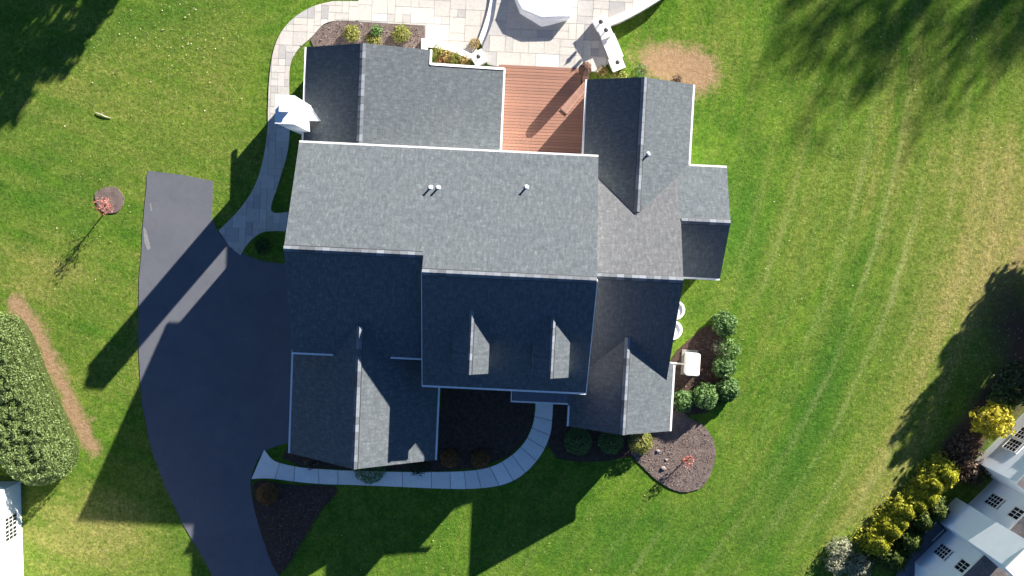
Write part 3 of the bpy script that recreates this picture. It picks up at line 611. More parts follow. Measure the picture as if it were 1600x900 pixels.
# gutters
gutter((uW0, 4.53), (uC1, 4.53), 5.35); gutter((uW0, -8.07), (-10.35, -8.07), sW(0, -8.02) - 0.07); gutter((-6.9, -8.07), (uC0, -8.07), sW(0, -8.02) - 0.07)
gutter((uC0, -9.68), (uC1, -9.68), sC(0, -9.62) - 0.07)
gutter((-13.16, 4.6), (-13.16, 10.48), 2.85); gutter((-0.92, 4.6), (-0.92, 9.78), eP(-0.99, 0) - 0.07); gutter((-0.92, 9.78), (-5.4, 9.66), 0.0) if False else None
rake((-0.95, 9.76, eP(-0.99, 0) - 0.06), (-5.42, 9.64, eP(-5.45, 0) - 0.06), 0.14); rake((-5.38, 9.6, eP(-5.45, 0) - 0.06), (-5.38, 10.5, eP(-5.45, 0) - 0.06), 0.12)
gutter((4.11, 4.6), (4.11, 9.3), 3.12); gutter((10.71, 4.42), (10.71, 9.3), 3.12); gutter((10.7, 4.42), (13.0, 4.42), 3.12); gutter((10.1, -2.53), (13.0, -2.53), 3.12)
gutter((-13.26, -8.12), (-13.26, -14.67), 3.17); gutter((-4.06, -8.2), (-4.06, -14.67), 3.17)
gutter((4.07, -10.85), (4.07, -12.15), 3.12); gutter((10.51, -8.0), (10.51, -12.15), 3.12)
rake((uC1 + 0.02, -9.7, sC(0, -9.7) - 0.09), (uC1 + 0.02, vC, hC - 0.09), 0.04)
rake((uC0 - 0.02, -9.7, sC(0, -9.7) - 0.09), (uC0 - 0.02, vC, hC - 0.09), 0.03)

# walls: gabled prisms; prof in (s,h) from west/south to east/north
def prism_u(u0, u1, prof, mi='siding'):      # profile across v, run along u
    n = len(prof); v = [(u0, s, h) for s, h in prof] + [(u1, s, h) for s, h in prof]
    f = [tuple(range(n))[::-1], tuple(range(n, 2 * n))] + [(i, (i + 1) % n, n + (i + 1) % n, n + i) for i in range(n)]
    return link('wall', mesh('wall', v, f, M[mi]), house)
def prism_v(v0, v1, prof, mi='siding'):
    n = len(prof); v = [(s, v0, h) for s, h in prof] + [(s, v1, h) for s, h in prof]
    f = [tuple(range(n)), tuple(range(n, 2 * n))[::-1]] + [(n + i, n + (i + 1) % n, (i + 1) % n, i) for i in range(n)]
    return link('wall', mesh('wall', v, f, M[mi]), house)
D = 0.1
prism_u(uW0 + 0.3, uC0 + 0.35, [(4.05, 0), (4.05, nW(0, 4.05) - D), (vR, hR - D), (-7.6, sW(0, -7.6) - D), (-7.6, 0)])
prism_u(uC0 + 0.33, uC1 - 0.3, [(4.04, 0), (4.04, nW(0, 4.04) - D), (vC, hC - D), (-9.2, sC(0, -9.2) - D), (-9.2, 0)])
prism_u(4.5, uE1 - 0.3, [(3.95, 0), (3.95, nE(0, 3.95) - D), (vE, hE - D), (-8.9, sE(0, -8.9) - D), (-8.9, 0)])
prism_u(9.5, 12.7, [(3.96, 0), (3.96, nE(0, 3.96) - D), (0.95, hL - D), (-2.1, sL(0, -2.1) - D), (-2.1, 0)])
prism_v(2.0, 9.0, [(4.55, 0), (10.25, 0), (10.25, eN(10.25, 0) - D), (uN, hN - D), (4.55, wN(4.55, 0) - D)])
prism_v(3.9, 10.2, [(-12.8, 0), (-5.8, 0), (-5.8, eP(-5.8, 0) - D), (uP, hP - D), (-12.8, wP(-12.8, 0) - D)])
prism_v(3.92, 9.35, [(-5.9, 0), (-1.35, 0), (-1.35, eP(-1.35, 0) - D), (-5.9, eP(-5.9, 0) - D)])
prism_v(-14.3, -6.5, [(-12.85, 0), (-4.5, 0), (-4.5, eG(-4.5, 0) - D), (uG, hG - D), (-12.85, wG(-12.85, 0) - D)])
prism_v(-11.8, -7.0, [(4.5, 0), (10.1, 0), (10.1, eS(10.1, 0) - D), (uS, hS - D), (4.5, wS(4.5, 0) - D)])

# windows and doors on the walls: frame with glass pane as sub-part; facing n,s,e,w
def window(parent, x, y, z, w, h, face, cols=2, rows=3, name='window', panemat='glass'):
    ang = {'s': 0, 'e': math.pi / 2, 'n': math.pi, 'w': -math.pi / 2}[face]
    mb = MB(); t = 0.07
    mb.box(-w / 2 - t, -w / 2, -0.05, 0.03, -t, h + t); mb.box(w / 2, w / 2 + t, -0.05, 0.03, -t, h + t)
    mb.box(-w / 2, w / 2, -0.05, 0.03, h, h + t); mb.box(-w / 2, w / 2, -0.06, 0.03, -t, 0)
    for i in range(1, cols): mb.box(-w / 2 + w * i / cols - 0.018, -w / 2 + w * i / cols + 0.018, -0.04, 0.0, 0, h)
    for j in range(1, rows): mb.box(-w / 2, w / 2, -0.038, 0.0, h * j / rows - 0.018, h * j / rows + 0.018)
    f = mb.build(name, M['white'], parent, (x, y, z), ang)
    MB().box(-w / 2, w / 2, -0.025, -0.005, 0, h).build('pane', M[panemat], f); return f
for u in (-11.2, -6.8): window(house, u, -14.3, 1.0, 1.1, 1.5, 's')
window(house, -8.66, -14.3, 3.6, 0.8, 1.1, 's')
for u in (-3.4, -1.2): window(house, u, -9.2, 0.9, 1.0, 1.7, 's')
for u in (5.8, 8.7): window(house, u, -11.8, 0.9, 1.0, 1.6, 's')
for v in (-9.5, -5.5, -10.9): window(house, 10.1 if v < -7 else 9.73, v, 0.9, 0.9, 1.5, 'e')
for v in (0.0, 2.4): window(house, 12.7, v, 0.9, 0.9, 1.5, 'e')
for v in (5.6, 7.8): window(house, 10.25, v, 0.9, 0.9, 1.5, 'e')
window(house, uN, 9.0, 0.9, 1.6, 1.6, 'n', 3)
for u in (-11.5, -7.5): window(house, u, 10.2, 0.9, 1.0, 1.6, 'n')
window(house, -3.4, 9.35, 0.5, 2.6, 1.9, 'n', 4)
for v in (8.9, 7.6): window(house, -12.8, v, 0.9, 0.8, 1.5, 'w')
for v in (-5.2, 0.4, 2.6): window(house, uW0 + 0.3, v, 1.0, 0.9, 1.5, 'w'); window(house, uW0 + 0.3, v, 3.8, 0.9, 1.4, 'w')
for u in (-0.4, 1.4): window(house, u + 1.6, 4.04, 0.5, 1.5, 2.0, 'n', 2)
def door(u, v, face, w=1.0, h=2.1, mat='white', panels=2, z=0.1):
    ang = {'s': 0, 'e': math.pi / 2, 'n': math.pi, 'w': -math.pi / 2}[face]
    mb = MB(); mb.box(-w / 2, w / 2, -0.05, 0.02, 0, h)
    for i in range(panels):
        for j in range(3): mb.box(-w / 2 + w * i / panels + 0.08, -w / 2 + w * (i + 1) / panels - 0.08, -0.065, -0.05, 0.15 + j * h / 3.1, 0.15 + j * h / 3.1 + h / 4)
    d = mb.build('door', M[mat], house, (u, v, z), ang)
    MB().box(w / 2 - 0.14, w / 2 - 0.1, -0.12, -0.05, 0.95, 1.08).build('handle', M['dark_metal'], d); return d
door(2.2, -9.2, 's', 1.1, 2.2, 'dark_metal', 2, 0.3)
for v in (-10.0, -12.7): door(-12.85, v, 'w', 2.5, 2.2, 'white', 4, 0.06)
door(uW0 + 0.3, -0.6 + 0.0, 'w', 0.95, 2.1, 'white', 2, 0.08) if False else None
door(-12.47, 1.2, 'w', 0.95, 2.1, 'white', 2, 0.08)

# porch over the front door: standing-seam metal
pr = MB(); z0 = lambda v: 3.35 - 0.22 * (-9.25 - v)
pr.ext([(0.5, -10.72), (4.1, -10.72), (4.1, -9.25), (0.5, -9.25)], [z0(-10.72) - 0.1] * 2 + [z0(-9.25) - 0.1] * 2, [z0(-10.72)] * 2 + [z0(-9.25)] * 2)
pro = pr.build('porch_roof', M['porch_metal'], house)
for i in range(9):
    u = 0.55 + i * 0.435; MB().bar((u, -10.72, z0(-10.72) + 0.02), (u, -9.25, z0(-9.25) + 0.02), 0.025, 0.05).build('seam', M['porch_metal'], pro)
gutter((0.44, -10.78), (4.05, -10.78), z0(-10.72) - 0.06, 0.1); MB().bar((0.46, -10.78, z0(-10.72) - 0.05), (0.46, -9.3, z0(-9.25) - 0.05), 0.05, 0.12).build('gutter', M['white'], house)
for u in (0.75, 3.9): MB().box(u - 0.1, u + 0.1, -10.6, -10.4, 0.28, z0(-10.5) - 0.1).build('porch_post', M['white'], house)
MB().box(0.55, 4.05, -10.7, -9.2, 0.0, 0.27).build('porch_floor', M['unit_pad'], house)
MB().box(1.5, 3.0, -11.05, -10.7, 0.0, 0.16).build('step', M['concrete'], house)

# dormers
def dormer(uc):
    hd = 7.80; w = 1.07; he = 7.10; vf = -8.50; p = (hd - he) / w
    body = MB(); vb = -4.0
    prof = [(uc - 0.86, 4.6), (uc + 0.86, 4.6), (uc + 0.86, hd - p * 0.86 - 0.05), (uc, hd - 0.05), (uc - 0.86, hd - p * 0.86 - 0.05)]
    n = 5; v = [(s, vf + 0.2, h) for s, h in prof] + [(s, vb, h) for s, h in prof]
    body.add(v, [tuple(range(n)), tuple(range(n, 2 * n))[::-1]] + [(n + i, n + (i + 1) % n, (i + 1) % n, i) for i in range(n)])
    d = body.build('dormer', M['siding'], house)
    back = lambda h: vC - (hC - h) / mS
    for sgn in (-1, 1):
        hf = lambda u, v, s=sgn: hd - p * abs(u - uc)
        poly = ccw([(uc, vf), (uc + sgn * w, vf), (uc + sgn * w, back(he) + 0.35), (uc, back(hd) + 0.35)])
        top = [(a, b, hf(a, b)) for a, b in poly]; bot = [(a, b, hf(a, b) - 0.1) for a, b in poly]
        k = math.sqrt(1 + p * p); uv = [(b, abs(a - uc) * -k) for a, b in poly]
        me = mesh('dormer_roof', top + bot, [(0, 1, 2, 3), (7, 6, 5, 4)] + [(4 + i, 4 + (i + 1) % 4, (i + 1) % 4, i) for i in range(4)], None, uv + uv, [M['shingle'], M['white']], [0] + [1] * 5)
        link('dormer_roof', me, d)
    ridge(d, 'v', uc, vf, back(hd) + 0.1, hd, p, 0.13)
    window(d, uc, vf + 0.2, 6.15, 0.8, 0.85, 's', 2, 3)
dormer(-2.06); dormer(2.62)

# chimney
ch = MB(); cu0, cu1, cv0, cv1 = -13.69, -12.63, 5.31, 6.89
ch.box(cu0, cu1, cv0, cv1, 0, 7.65)
cho = ch.build('chimney', M['stucco'], house)
MB().box(cu0 - 0.02, cu1 + 0.02, cv0 - 0.02, cv1 + 0.02, 7.65, 7.70).build('chimney_cap', M['stucco'], cho)
fb = MB(); fb.box(-13.40, -12.92, 5.98, 6.46, 7.70, 7.92); fb.build('flue', M['white'], cho)
MB().box(-13.44, -12.88, 5.94, 6.50, 7.92, 7.97).build('flue_cover', M['white'], cho)
# cricket behind the chimney; its lit and shaded faces are coloured pale and dark
zc = wP(cu1, 0); vm = (cv0 + cv1) / 2 - 0.15; e = (cu1 + 0.72, vm, wP(cu1 + 0.72, 0) + 0.02); t = (cu1, vm, e[2] + 0.06)
a = (cu1, cv0 + 0.05, zc + 0.02); b = (cu1, cv1 - 0.05, zc + 0.02)
MB().add([a, b, t, e], [(2, 3, 1), (0, 2, 1)]).add([a, t, e, b], [(0, 2, 1), (0, 3, 2)], 1).build('chimney_cricket', [M['lead'], M['dark_metal']], cho)

# vent pipes through the roof
for (u, v, h) in ((-4.84, 2.13, nW(0, 2.13)), (-4.39, 2.15, nW(0, 2.15)), (0.72, 2.43, nW(0, 2.43)), (7.9, 4.82, eN(7.9, 4.82))):
    vp = MB().tube([(0, 0, -0.15), (0, 0, 0.42)], [0.06, 0.06], 10).build('vent_pipe', M['dark_metal'], house, (u, v, h))
    MB().lathe([(0.16, -0.06), (0.14, 0.03), (0.075, 0.10), (0.062, 0.13)], 10).build('flashing', M['lead'], vp)
    MB().lathe([(0.062, 0.4), (0.075, 0.42), (0.075, 0.44)], 10).build('pipe_rim', M['lead'], vp)

# ------------------------------------------------------------------ deck with boards
deck = thing('deck', 'low red-brown wooden deck in the corner between the house wings', 'deck', (0, 0, 0), HT)
MB().box(-1.2, 4.45, 4.1, 10.36, -0.05, 0.36).build('deck_frame', M['fabric_brown'], deck)
nb = 32; v0, v1 = 4.06, 10.42; bw = (v1 - v0) / nb; rnd = random.Random(4)
for i in range(nb):
    va = v0 + i * bw; u1 = 4.45 if va < 9.0 else 3.9
    MB().box(-2.9, 2.9 + (u1 - 4.45), -bw / 2 + 0.010, bw / 2 - 0.010, -0.035, 0).build('board', M['deck'], deck, (1.6, va + bw / 2, 0.405 + rnd.uniform(-0.002, 0.002)))
# diagonal bench
A = Vector((*G(881, 174, 0.6), 0)); B = Vector((*G(917, 131, 0.6), 0)); dv = (B - A); ln = dv.length; ang = math.atan2(dv.y, dv.x)
bench = thing('deck_bench', 'low slatted wooden bench set diagonally on the deck beside the roof corner', 'bench', ((A + B)[0] / 2, (A + B)[1] / 2, 0.41), ang)
for k in range(4): MB().box(-ln / 2, ln / 2, -0.05, 0.05, 0, 0.035).build('slat', M['wood_rail'], bench, (0, -0.18 + k * 0.12, 0.03))
for s in (-1, 1): MB().box(s * (ln / 2 - 0.02) - 0.04, s * (ln / 2 - 0.02) + 0.04, -0.26, 0.26, 0, 0.06).build('leg', M['dark_metal'], bench)
# closed parasol casting the long shadow across the deck
px_, py_ = G(912, 113, 0.0)
par = thing('closed_parasol', 'folded brown patio parasol standing at the deck corner', 'parasol', (px_, py_, 0.3))
MB().tube([(0, 0, 0.0), (0, 0, 1.98)], [0.03, 0.03], 8).build('pole', M['dark_metal'], par)
fab = MB(); n = 16; prof = [(0.1, 2.02), (0.24, 1.95), (0.31, 1.8), (0.34, 1.4), (0.36, 0.95), (0.37, 0.5), (0.34, 0.3)]; v = []; f = []
for r, z in prof:
    for k in range(n): t = 2 * math.pi * k / n; q = r * (1 + 0.16 * (k % 2)); v.append((q * math.cos(t), q * math.sin(t), z))
for i in range(len(prof) - 1):
    for k in range(n): f.append((i * n + (k + 1) % n, i * n + k, (i + 1) * n + k, (i + 1) * n + (k + 1) % n))
f.append(tuple(range(n))); f.append(tuple((len(prof) - 1) * n + k for k in range(n))[::-1])
fab.add(v, f).build('canopy', M['fabric_brown'], par); MB().lathe([(0.3, 0), (0.3, 0.06), (0.06, 0.12)], 16).build('base', M['dark_metal'], par)

# ------------------------------------------------------------------ patio walls, piers and lamps
def ribbon_wall(name, label, line_px, width, z0, z1, ncap, cap_h=0.07, over=0.03):
    pts = [np.array(G(a, b, z1)) for a, b in line_px]; root = thing(name, label, 'garden wall')
    def off(w):
        L_, R2 = [], []
        for i, p in enumerate(pts):
            d = pts[min(i + 1, len(pts) - 1)] - pts[max(i - 1, 0)]; d /= np.linalg.norm(d); nn_ = np.array([-d[1], d[0]]); L_.append(tuple(p + nn_ * w / 2)); R2.append(tuple(p - nn_ * w / 2))
        return L_, R2
    a, b = off(width); MB().ext(ccw(a + b[::-1]), z0, z1 - cap_h).build('wall_stone', M['stone'], root)
    a, b = off(width + 2 * over); k = (len(pts) - 1) / ncap
    for i in range(ncap):
        i0, i1 = int(round(i * k)), int(round((i + 1) * k)); A_, B_ = list(map(np.array, a[i0:i1 + 1])), list(map(np.array, b[i0:i1 + 1]))
        if len(A_) < 2: continue
        for S in (A_, B_):
            d = S[1] - S[0]; S[0] = S[0] + d / np.linalg.norm(d) * 0.006
        MB().ext(ccw([tuple(q) for q in A_] + [tuple(q) for q in B_[::-1]]), z1 - cap_h, z1).build('cap_stone', M['capstone'], root)
    return root
ribbon_wall('curved_wall', 'curved white-capped wall edging the top of the patio beside the lawn', smooth_line([(1080, -60), (1050, -22), (1022, -2), (990, 17), (963, 30), (945, 36)], 6), 0.42, -0.1, 0.80, 10)
ribbon_wall('planter_wall', 'low cream wall curving along the planter of golden plants', smooth_line([(660, 68), (685, 71), (712, 78), (740, 91)], 5), 0.32, -0.1, 0.32, 6)
ribbon_wall('straight_wall', 'short broad white-capped wall between two piers by the deck', smooth_line([(949, 56), (956, 72), (964, 92)], 4), 0.85, -0.1, 0.72, 3)
MB2 = MB()
p = ccw(GP([(659, 62), (669, 62), (669, 84), (659, 84)])); tag(MB().ext(p, -0.1, 0.4).build('wall_stub', M['capstone']), 'short cream wall stub against the shingled roof edge by the mulch bed', 'garden wall')
def pier(px, py, label, size=0.62, h=0.95, rz=0.0):
    x, y = G(px, py, h); r = thing('pier', label, 'pier', (x, y, 0), rz, 'stone piers of the patio')
    s = size / 2; MB().box(-s, s, -s, s, -0.1, h - 0.08).build('shaft', M['stone'], r)
    MB().add([(-s - .05, -s - .05, h - .08), (s + .05, -s - .05, h - .08), (s + .05, s + .05, h - .08), (-s - .05, s + .05, h - .08), (-s - .05, -s - .05, h - .02), (s + .05, -s - .05, h - .02), (s + .05, s + .05, h - .02), (-s - .05, s + .05, h - .02), (0, 0, h + 0.03)],
             [(3, 2, 1, 0), (0, 1, 5, 4), (1, 2, 6, 5), (2, 3, 7, 6), (3, 0, 4, 7), (4, 5, 8), (5, 6, 8), (6, 7, 8), (7, 4, 8)]).build('cap', M['capstone'], r)
    return (x, y, h)
def lamp(pos, label):
    r = thing('pier_lamp', label, 'lamp', (pos[0], pos[1], pos[2] + 0.0), 0.3, 'lanterns on the patio piers')
    MB().tube([(0, 0, 0), (0, 0, 0.16)], [0.035, 0.025], 8).build('stem', M['dark_metal'], r)
    MB().lathe([(0.05, 0.16), (0.10, 0.18), (0.11, 0.38), (0.10, 0.40)], 8).build('lantern', M['dark_metal'], r)
    MB().lathe([(0.15, 0.40), (0.13, 0.43), (0.03, 0.52), (0.02, 0.56)], 8).build('lid', M['dark_metal'], r)
lamp(pier(938, 36, 'white-capped pier at the lower end of the curved patio wall', 0.7, 1.0, 0.5), 'small black lantern on the pier at the end of the curved wall')
lamp(pier(946, 49, 'white-capped pier at the upper end of the short straight wall', 0.7, 1.0, 0.4), 'small black lantern on the pier above the short straight wall')
lamp(pier(964, 99, 'white-capped pier at the lower end of the short wall by the roof corner', 0.75, 0.95, 0.4), 'small black lantern on the pier nearest the roof corner')
lamp(pier(748, 90, 'white-capped pier at the foot of the curved patio steps', 0.75, 0.95, 0.5), 'small black lantern on the pier beside the golden planter')

# covered table on the patio
ct = thing('covered_table', 'patio table under a white fitted cover at the top of the photo', 'table', (*G(847, 8, 0.0), 0.28), 0.0)
def wpt(px, py, h): a = G(px, py, h); c = G(847, 8, 0.0); return (a[0] - c[0], a[1] - c[1])
top = [wpt(*q, 1.05) for q in [(815, -48), (885, -52), (897, -10), (892, 26), (845, 27), (815, 14), (803, -8)]]; bot = [wpt(*q, 0.35) for q in [(812, -45), (880, -50), (888, -10), (886, 32), (846, 43), (812, 22), (802, -4)]]
n = 7; cv = MB(); v = []; f = []
levels = [(1.0, 0.75, 0.06), (0.92, 0.66, 0.0), (0.6, 0.45, 0.03), (0.0, 0.02, 0.0)]
cxt = sum(q[0] for q in top) / n; cyt = sum(q[1] for q in top) / n
v.append((cxt, cyt, 0.84)); ring = []
for a, z, sag in ((0.0, 0.76, 0), (0.12, 0.70, 0), (0.55, 0.38, 0), (1.0, 0.03, 0)):
    base_i = len(v); 
    for k in range(n):
        i, t = k, 0.0
        P0 = np.array(top[i]) * (1 - a) + np.array(bot[i]) * a; P1 = np.array(top[(i + 1) % n]) * (1 - a) + np.array(bot[(i + 1) % n]) * a
        q = P0 * (1 - t) + P1 * t; c_ = np.array([cxt, cyt]); q = c_ + (q - c_) * 1.0 * (0.97 if a == 0 else 1)
        v.append((q[0], q[1], z))
    ring.append(base_i)
K = n
for k in range(K): f.append((0, ring[0] + k, ring[0] + (k + 1) % K))
for a, b in zip(ring[:-1], ring[1:]):
    for k in range(K): f.append((a + k, b + k, b + (k + 1) % K, a + (k + 1) % K))
cv.add(v, f).build('cover', M['fabric_white'], ct, smooth=False)
MB().box(cxt - 0.06, cxt + 0.06, cyt - 0.06, cyt + 0.06, 0.0, 0.7).build('table_leg', M['dark_metal'], ct)

# ------------------------------------------------------------------ generator, conduit, window wells
gx, gy = G(1083, 570, 1.0); gen = thing('generator', 'pale box-shaped standby unit on a pad among the shrubs', 'generator', (gx, gy, 0), HT)
MB().box(-0.60, 0.45, -0.80, 0.85, 0.0, 0.14).build('pad', M['unit_pad'], gen)
def rbox(w, d, r, z0, z1, inset=0.0):
    p = []
    for cx, cy, a0 in ((w / 2 - r, d / 2 - r, 0), (-w / 2 + r, d / 2 - r, 90), (-w / 2 + r, -d / 2 + r, 180), (w / 2 - r, -d / 2 + r, 270)):
        for k in range(5): t = R_(a0 + k * 22.5); p.append((cx + r * math.cos(t), cy + r * math.sin(t)))
    return p
MB().ext(rbox(0.86, 1.42, 0.10, 0, 0), 0.14, 0.92).build('body', M['unit'], gen)
lid = MB(); pl = rbox(0.9, 1.48, 0.14, 0, 0); n = len(pl); lid.add([(q[0], q[1], 0.92) for q in pl] + [(q[0], q[1], 0.97) for q in pl] + [(q[0] * 0.9, q[1] * 0.93, 1.03) for q in pl],
    [tuple(range(n))[::-1], tuple(range(2 * n, 3 * n))] + [(i, (i + 1) % n, n + (i + 1) % n, n + i) for i in range(n)] + [(n + i, n + (i + 1) % n, 2 * n + (i + 1) % n, 2 * n + i) for i in range(n)])
lid.build('lid', M['unit'], gen)
for s in range(5): MB().box(0.43, 0.445, -0.5, 0.5, 0.3 + s * 0.1, 0.34 + s * 0.1).build('louvre', M['dark_metal'], gen)
a = G(1046, 567, 0.3); b = G(1072, 569, 0.3)
tag(MB().tube([(a[0], a[1], 0.32), (b[0], b[1], 0.32), (b[0] + 0.12, b[1], 0.25)], [0.06, 0.06, 0.06], 8).build('conduit_pipe', M['unit'], None), 'pale pipe running from the house wall to the box unit', 'pipe')
for (px, py, lab) in ((1049, 515, 'white-rimmed window well against the house, nearest the box unit'), (1053, 484, 'white-rimmed window well against the house, farther from the box unit')):
    x, y = G(px, py, 0.0); r = thing('window_well', lab, 'window well', (x, y, 0), HT, 'window wells on the east wall')
    ring_ = MB(); k = 14; po = [(0.70 * math.cos(t), 0.66 * math.sin(t)) for t in np.linspace(-math.pi / 2, math.pi / 2, k)]; pi_ = [(q[0] * 0.78, q[1] * 0.78) for q in po]
    ring_.ext(ccw([(0, -0.66)] + po + [(0, 0.66)] + [(0, 0.5)] + pi_[::-1] + [(0, -0.5)]), -0.05, 0.2).build('rim', M['white'], r)
    MB().ext(ccw([(0, -0.5)] + pi_ + [(0, 0.5)]), 0.05, 0.11).build('cover', M['lead'], r)

# ------------------------------------------------------------------ planting
SEED = [100]
def shrub(name, px, py, rx, rz, mat, label, group=None, n=1800, size=0.13, hz=None, ry=None, lump=0.12, stem='bark', jitter=0.7, asp=0.55, shell=0.4, cat='shrub'):
    SEED[0] += 1; rng = np.random.default_rng(SEED[0]); ry = ry or rx; hz = hz if hz is not None else rz * 0.55
    x, y = G(px, py, hz); o = thing(name, label, cat, (x, y, 0.04), rng.uniform(0, 6.28) if ry == rx else 0, group)
    p, nn_ = dome_points(rng, n, rx, ry, rz, lump, 3.0, -0.45, shell); p[:, 2] += hz
    p = p[p[:, 2] > 0.02]; nn_ = nn_[:len(p)]
    link('foliage', leaf_mesh('foliage', p, p / np.array([rx, ry, rz]) - np.array([0, 0, hz / rz]), size, M[mat], rng, jitter, asp), o)
    c = MB(); c.tube([(0, 0, -0.1), (0, 0, hz)], [0.06, 0.04], 6)
    for k in range(7):
        t = k * 0.9; c.tube([(0, 0, hz * 0.3), (rx * 0.6 * math.cos(t), ry * 0.6 * math.sin(t), hz + rz * 0.3)], [0.03, 0.012], 5)
    c.build('stem', M[stem], o); return o
EG = 'green shrubs around the standby unit'
for q in ((1131, 506, 0.80, 0.8, 'topmost round green shrub on the lawn side of the box unit'), (1131, 573, 0.74, 0.75, 'dark green shrub directly right of the box unit'),
          (1137, 608, 0.74, 0.7, 'green shrub at the lawn edge below and right of the box unit'), (1102, 619, 0.84, 0.9, 'large round green shrub just below the box unit'), (1066, 626, 0.70, 0.75, 'green shrub pressed against the eave below the box unit')):
    shrub('shrub', q[0], q[1], q[2], q[3], 'leaf_green', q[4], EG, 2300, 0.17, lump=0.09)
shrub('thin_shrub', 1139, 545, 0.72, 0.7, 'leaf_green', 'thin half-bare shrub with a pale dead side, between two green shrubs', EG, 620, 0.18, lump=0.3)
shrub('dry_shrub', 1122, 542, 0.42, 0.4, 'leaf_grey', 'small pale dead shrub twigs leaning beside the thin green shrub', None, 260, 0.2, asp=0.18, lump=0.3)
FB = 'clipped shrubs along the front of the house'
shrub('clipped_shrub', 903, 689, 0.92, 0.6, 'leaf_green', 'big clipped dark green shrub in house shade, left of three', FB, 2600, 0.10, lump=0.04)
shrub('clipped_shrub', 954, 690, 0.82, 0.6, 'leaf_green', 'clipped green shrub tucked under the south gable, middle of three', FB, 2400, 0.10, lump=0.04)
shrub('clipped_shrub', 1001, 690, 0.80, 0.65, 'leaf_lime', 'clipped yellow-green shrub half in sunlight at the gable corner', FB, 2400, 0.11, lump=0.06)
shrub('clipped_shrub', 578, 731, 1.05, 0.6, 'leaf_green', 'clipped green shrub overhanging the front walk below the garage gable', FB, 2600, 0.10, lump=0.05)
RB = 'round rusty grass mounds'
shrub('grass_mound', 703, 716, 0.62, 0.45, 'leaf_rust', 'round rusty brown mound, left of the pair by the curved walk', RB, 1300, 0.2, asp=0.18, lump=0.05)
shrub('grass_mound', 751, 717, 0.62, 0.45, 'leaf_rust', 'round rusty brown mound, right of the pair by the curved walk', RB, 1300, 0.2, asp=0.18, lump=0.05)
shrub('grass_mound', 418, 772, 0.72, 0.5, 'leaf_rust', 'round faded brown mound beside the driveway below the walk end', RB, 1500, 0.2, asp=0.18, lump=0.05)
shrub('low_shrub', 490, 720, 0.55, 0.35, 'leaf_brown', 'low dark brownish shrub hugging the garage front left of the gable', None, 600, 0.14, lump=0.2)
shrub('low_shrub', 655, 728, 0.6, 0.4, 'leaf_dark', 'low dark evergreen at the garage front right of the gable', None, 700, 0.12, lump=0.2)
NB = 'small shrubs in the mulch bed at the top'
shrub('golden_shrub', 550, 52, 0.52, 0.5, 'leaf_lime', 'round yellow-green shrub, leftmost in the mulch bed behind the roof', NB, 1000, 0.12)
shrub('green_shrub', 588, 49, 0.36, 0.4, 'leaf_green', 'smallest dark green shrub between two golden shrubs in the mulch bed', NB, 500, 0.12)
shrub('golden_shrub', 627, 53, 0.55, 0.5, 'leaf_lime', 'round golden shrub, rightmost in the mulch bed behind the roof', NB, 1000, 0.12)
shrub('low_golden_shrub', 584, 64, 0.48, 0.3, 'leaf_lime', 'low pale shrub peeping out from under the roof edge', NB, 500, 0.12)
PB = 'golden perennials in the walled planter'
for i, (a, b, r, mt, lab) in enumerate(((684, 82, 0.42, 'leaf_lime', 'yellow-green clump at the left end of the walled planter'), (699, 88, 0.45, 'leaf_tan', 'tan clump left of centre in the walled planter'), (712, 91, 0.42, 'leaf_lime', 'yellow-green clump right of centre in the walled planter'), (726, 96, 0.38, 'leaf_tan', 'tan clump at the right end of the walled planter'), (690, 96, 0.36, 'leaf_rust', 'rusty clump against the roof edge in the walled planter'))):
    shrub('perennial_clump', a, b, r, 0.35, mt, lab, PB, 480, 0.16, asp=0.25, lump=0.2, cat='plant')
shrub('perennial_clump', 742, 68, 0.34, 0.3, 'leaf_tan', 'small tan plant at the outer foot of the curved steps', None, 260, 0.15, asp=0.25, cat='plant')
shrub('perennial_clump', 940, 112, 0.4, 0.35, 'leaf_tan', 'yellowish plants in the dark planter corner by the deck bench', None, 320, 0.16, asp=0.25, cat='plant')
shrub('low_lime_shrub', 966, 117, 0.55, 0.35, 'leaf_lime', 'bright lime plants along the roof edge by the nearest pier', None, 700, 0.13, ry=0.3, cat='plant')
shrub('green_plant', 1002, 111, 0.45, 0.3, 'leaf_green', 'small green plants at the edge of the bare earth behind the wing', None, 300, 0.14, asp=0.3, cat='plant')
shrub('brown_plant', 1058, 125, 0.3, 0.25, 'leaf_brown', 'small brown dried plant by the roof edge on bare earth', None, 160, 0.14, asp=0.3, cat='plant')
shrub('green_plant', 411, 385, 0.5, 0.3, 'leaf_dark', 'dark low plant in the shaded patch beside the path fork', None, 300, 0.15, cat='plant')
shrub('red_plant', 791, 119, 0.2, 0.25, 'leaf_rust', 'small potted rusty plant at the deck corner by the roof', None, 160, 0.1, cat='plant')

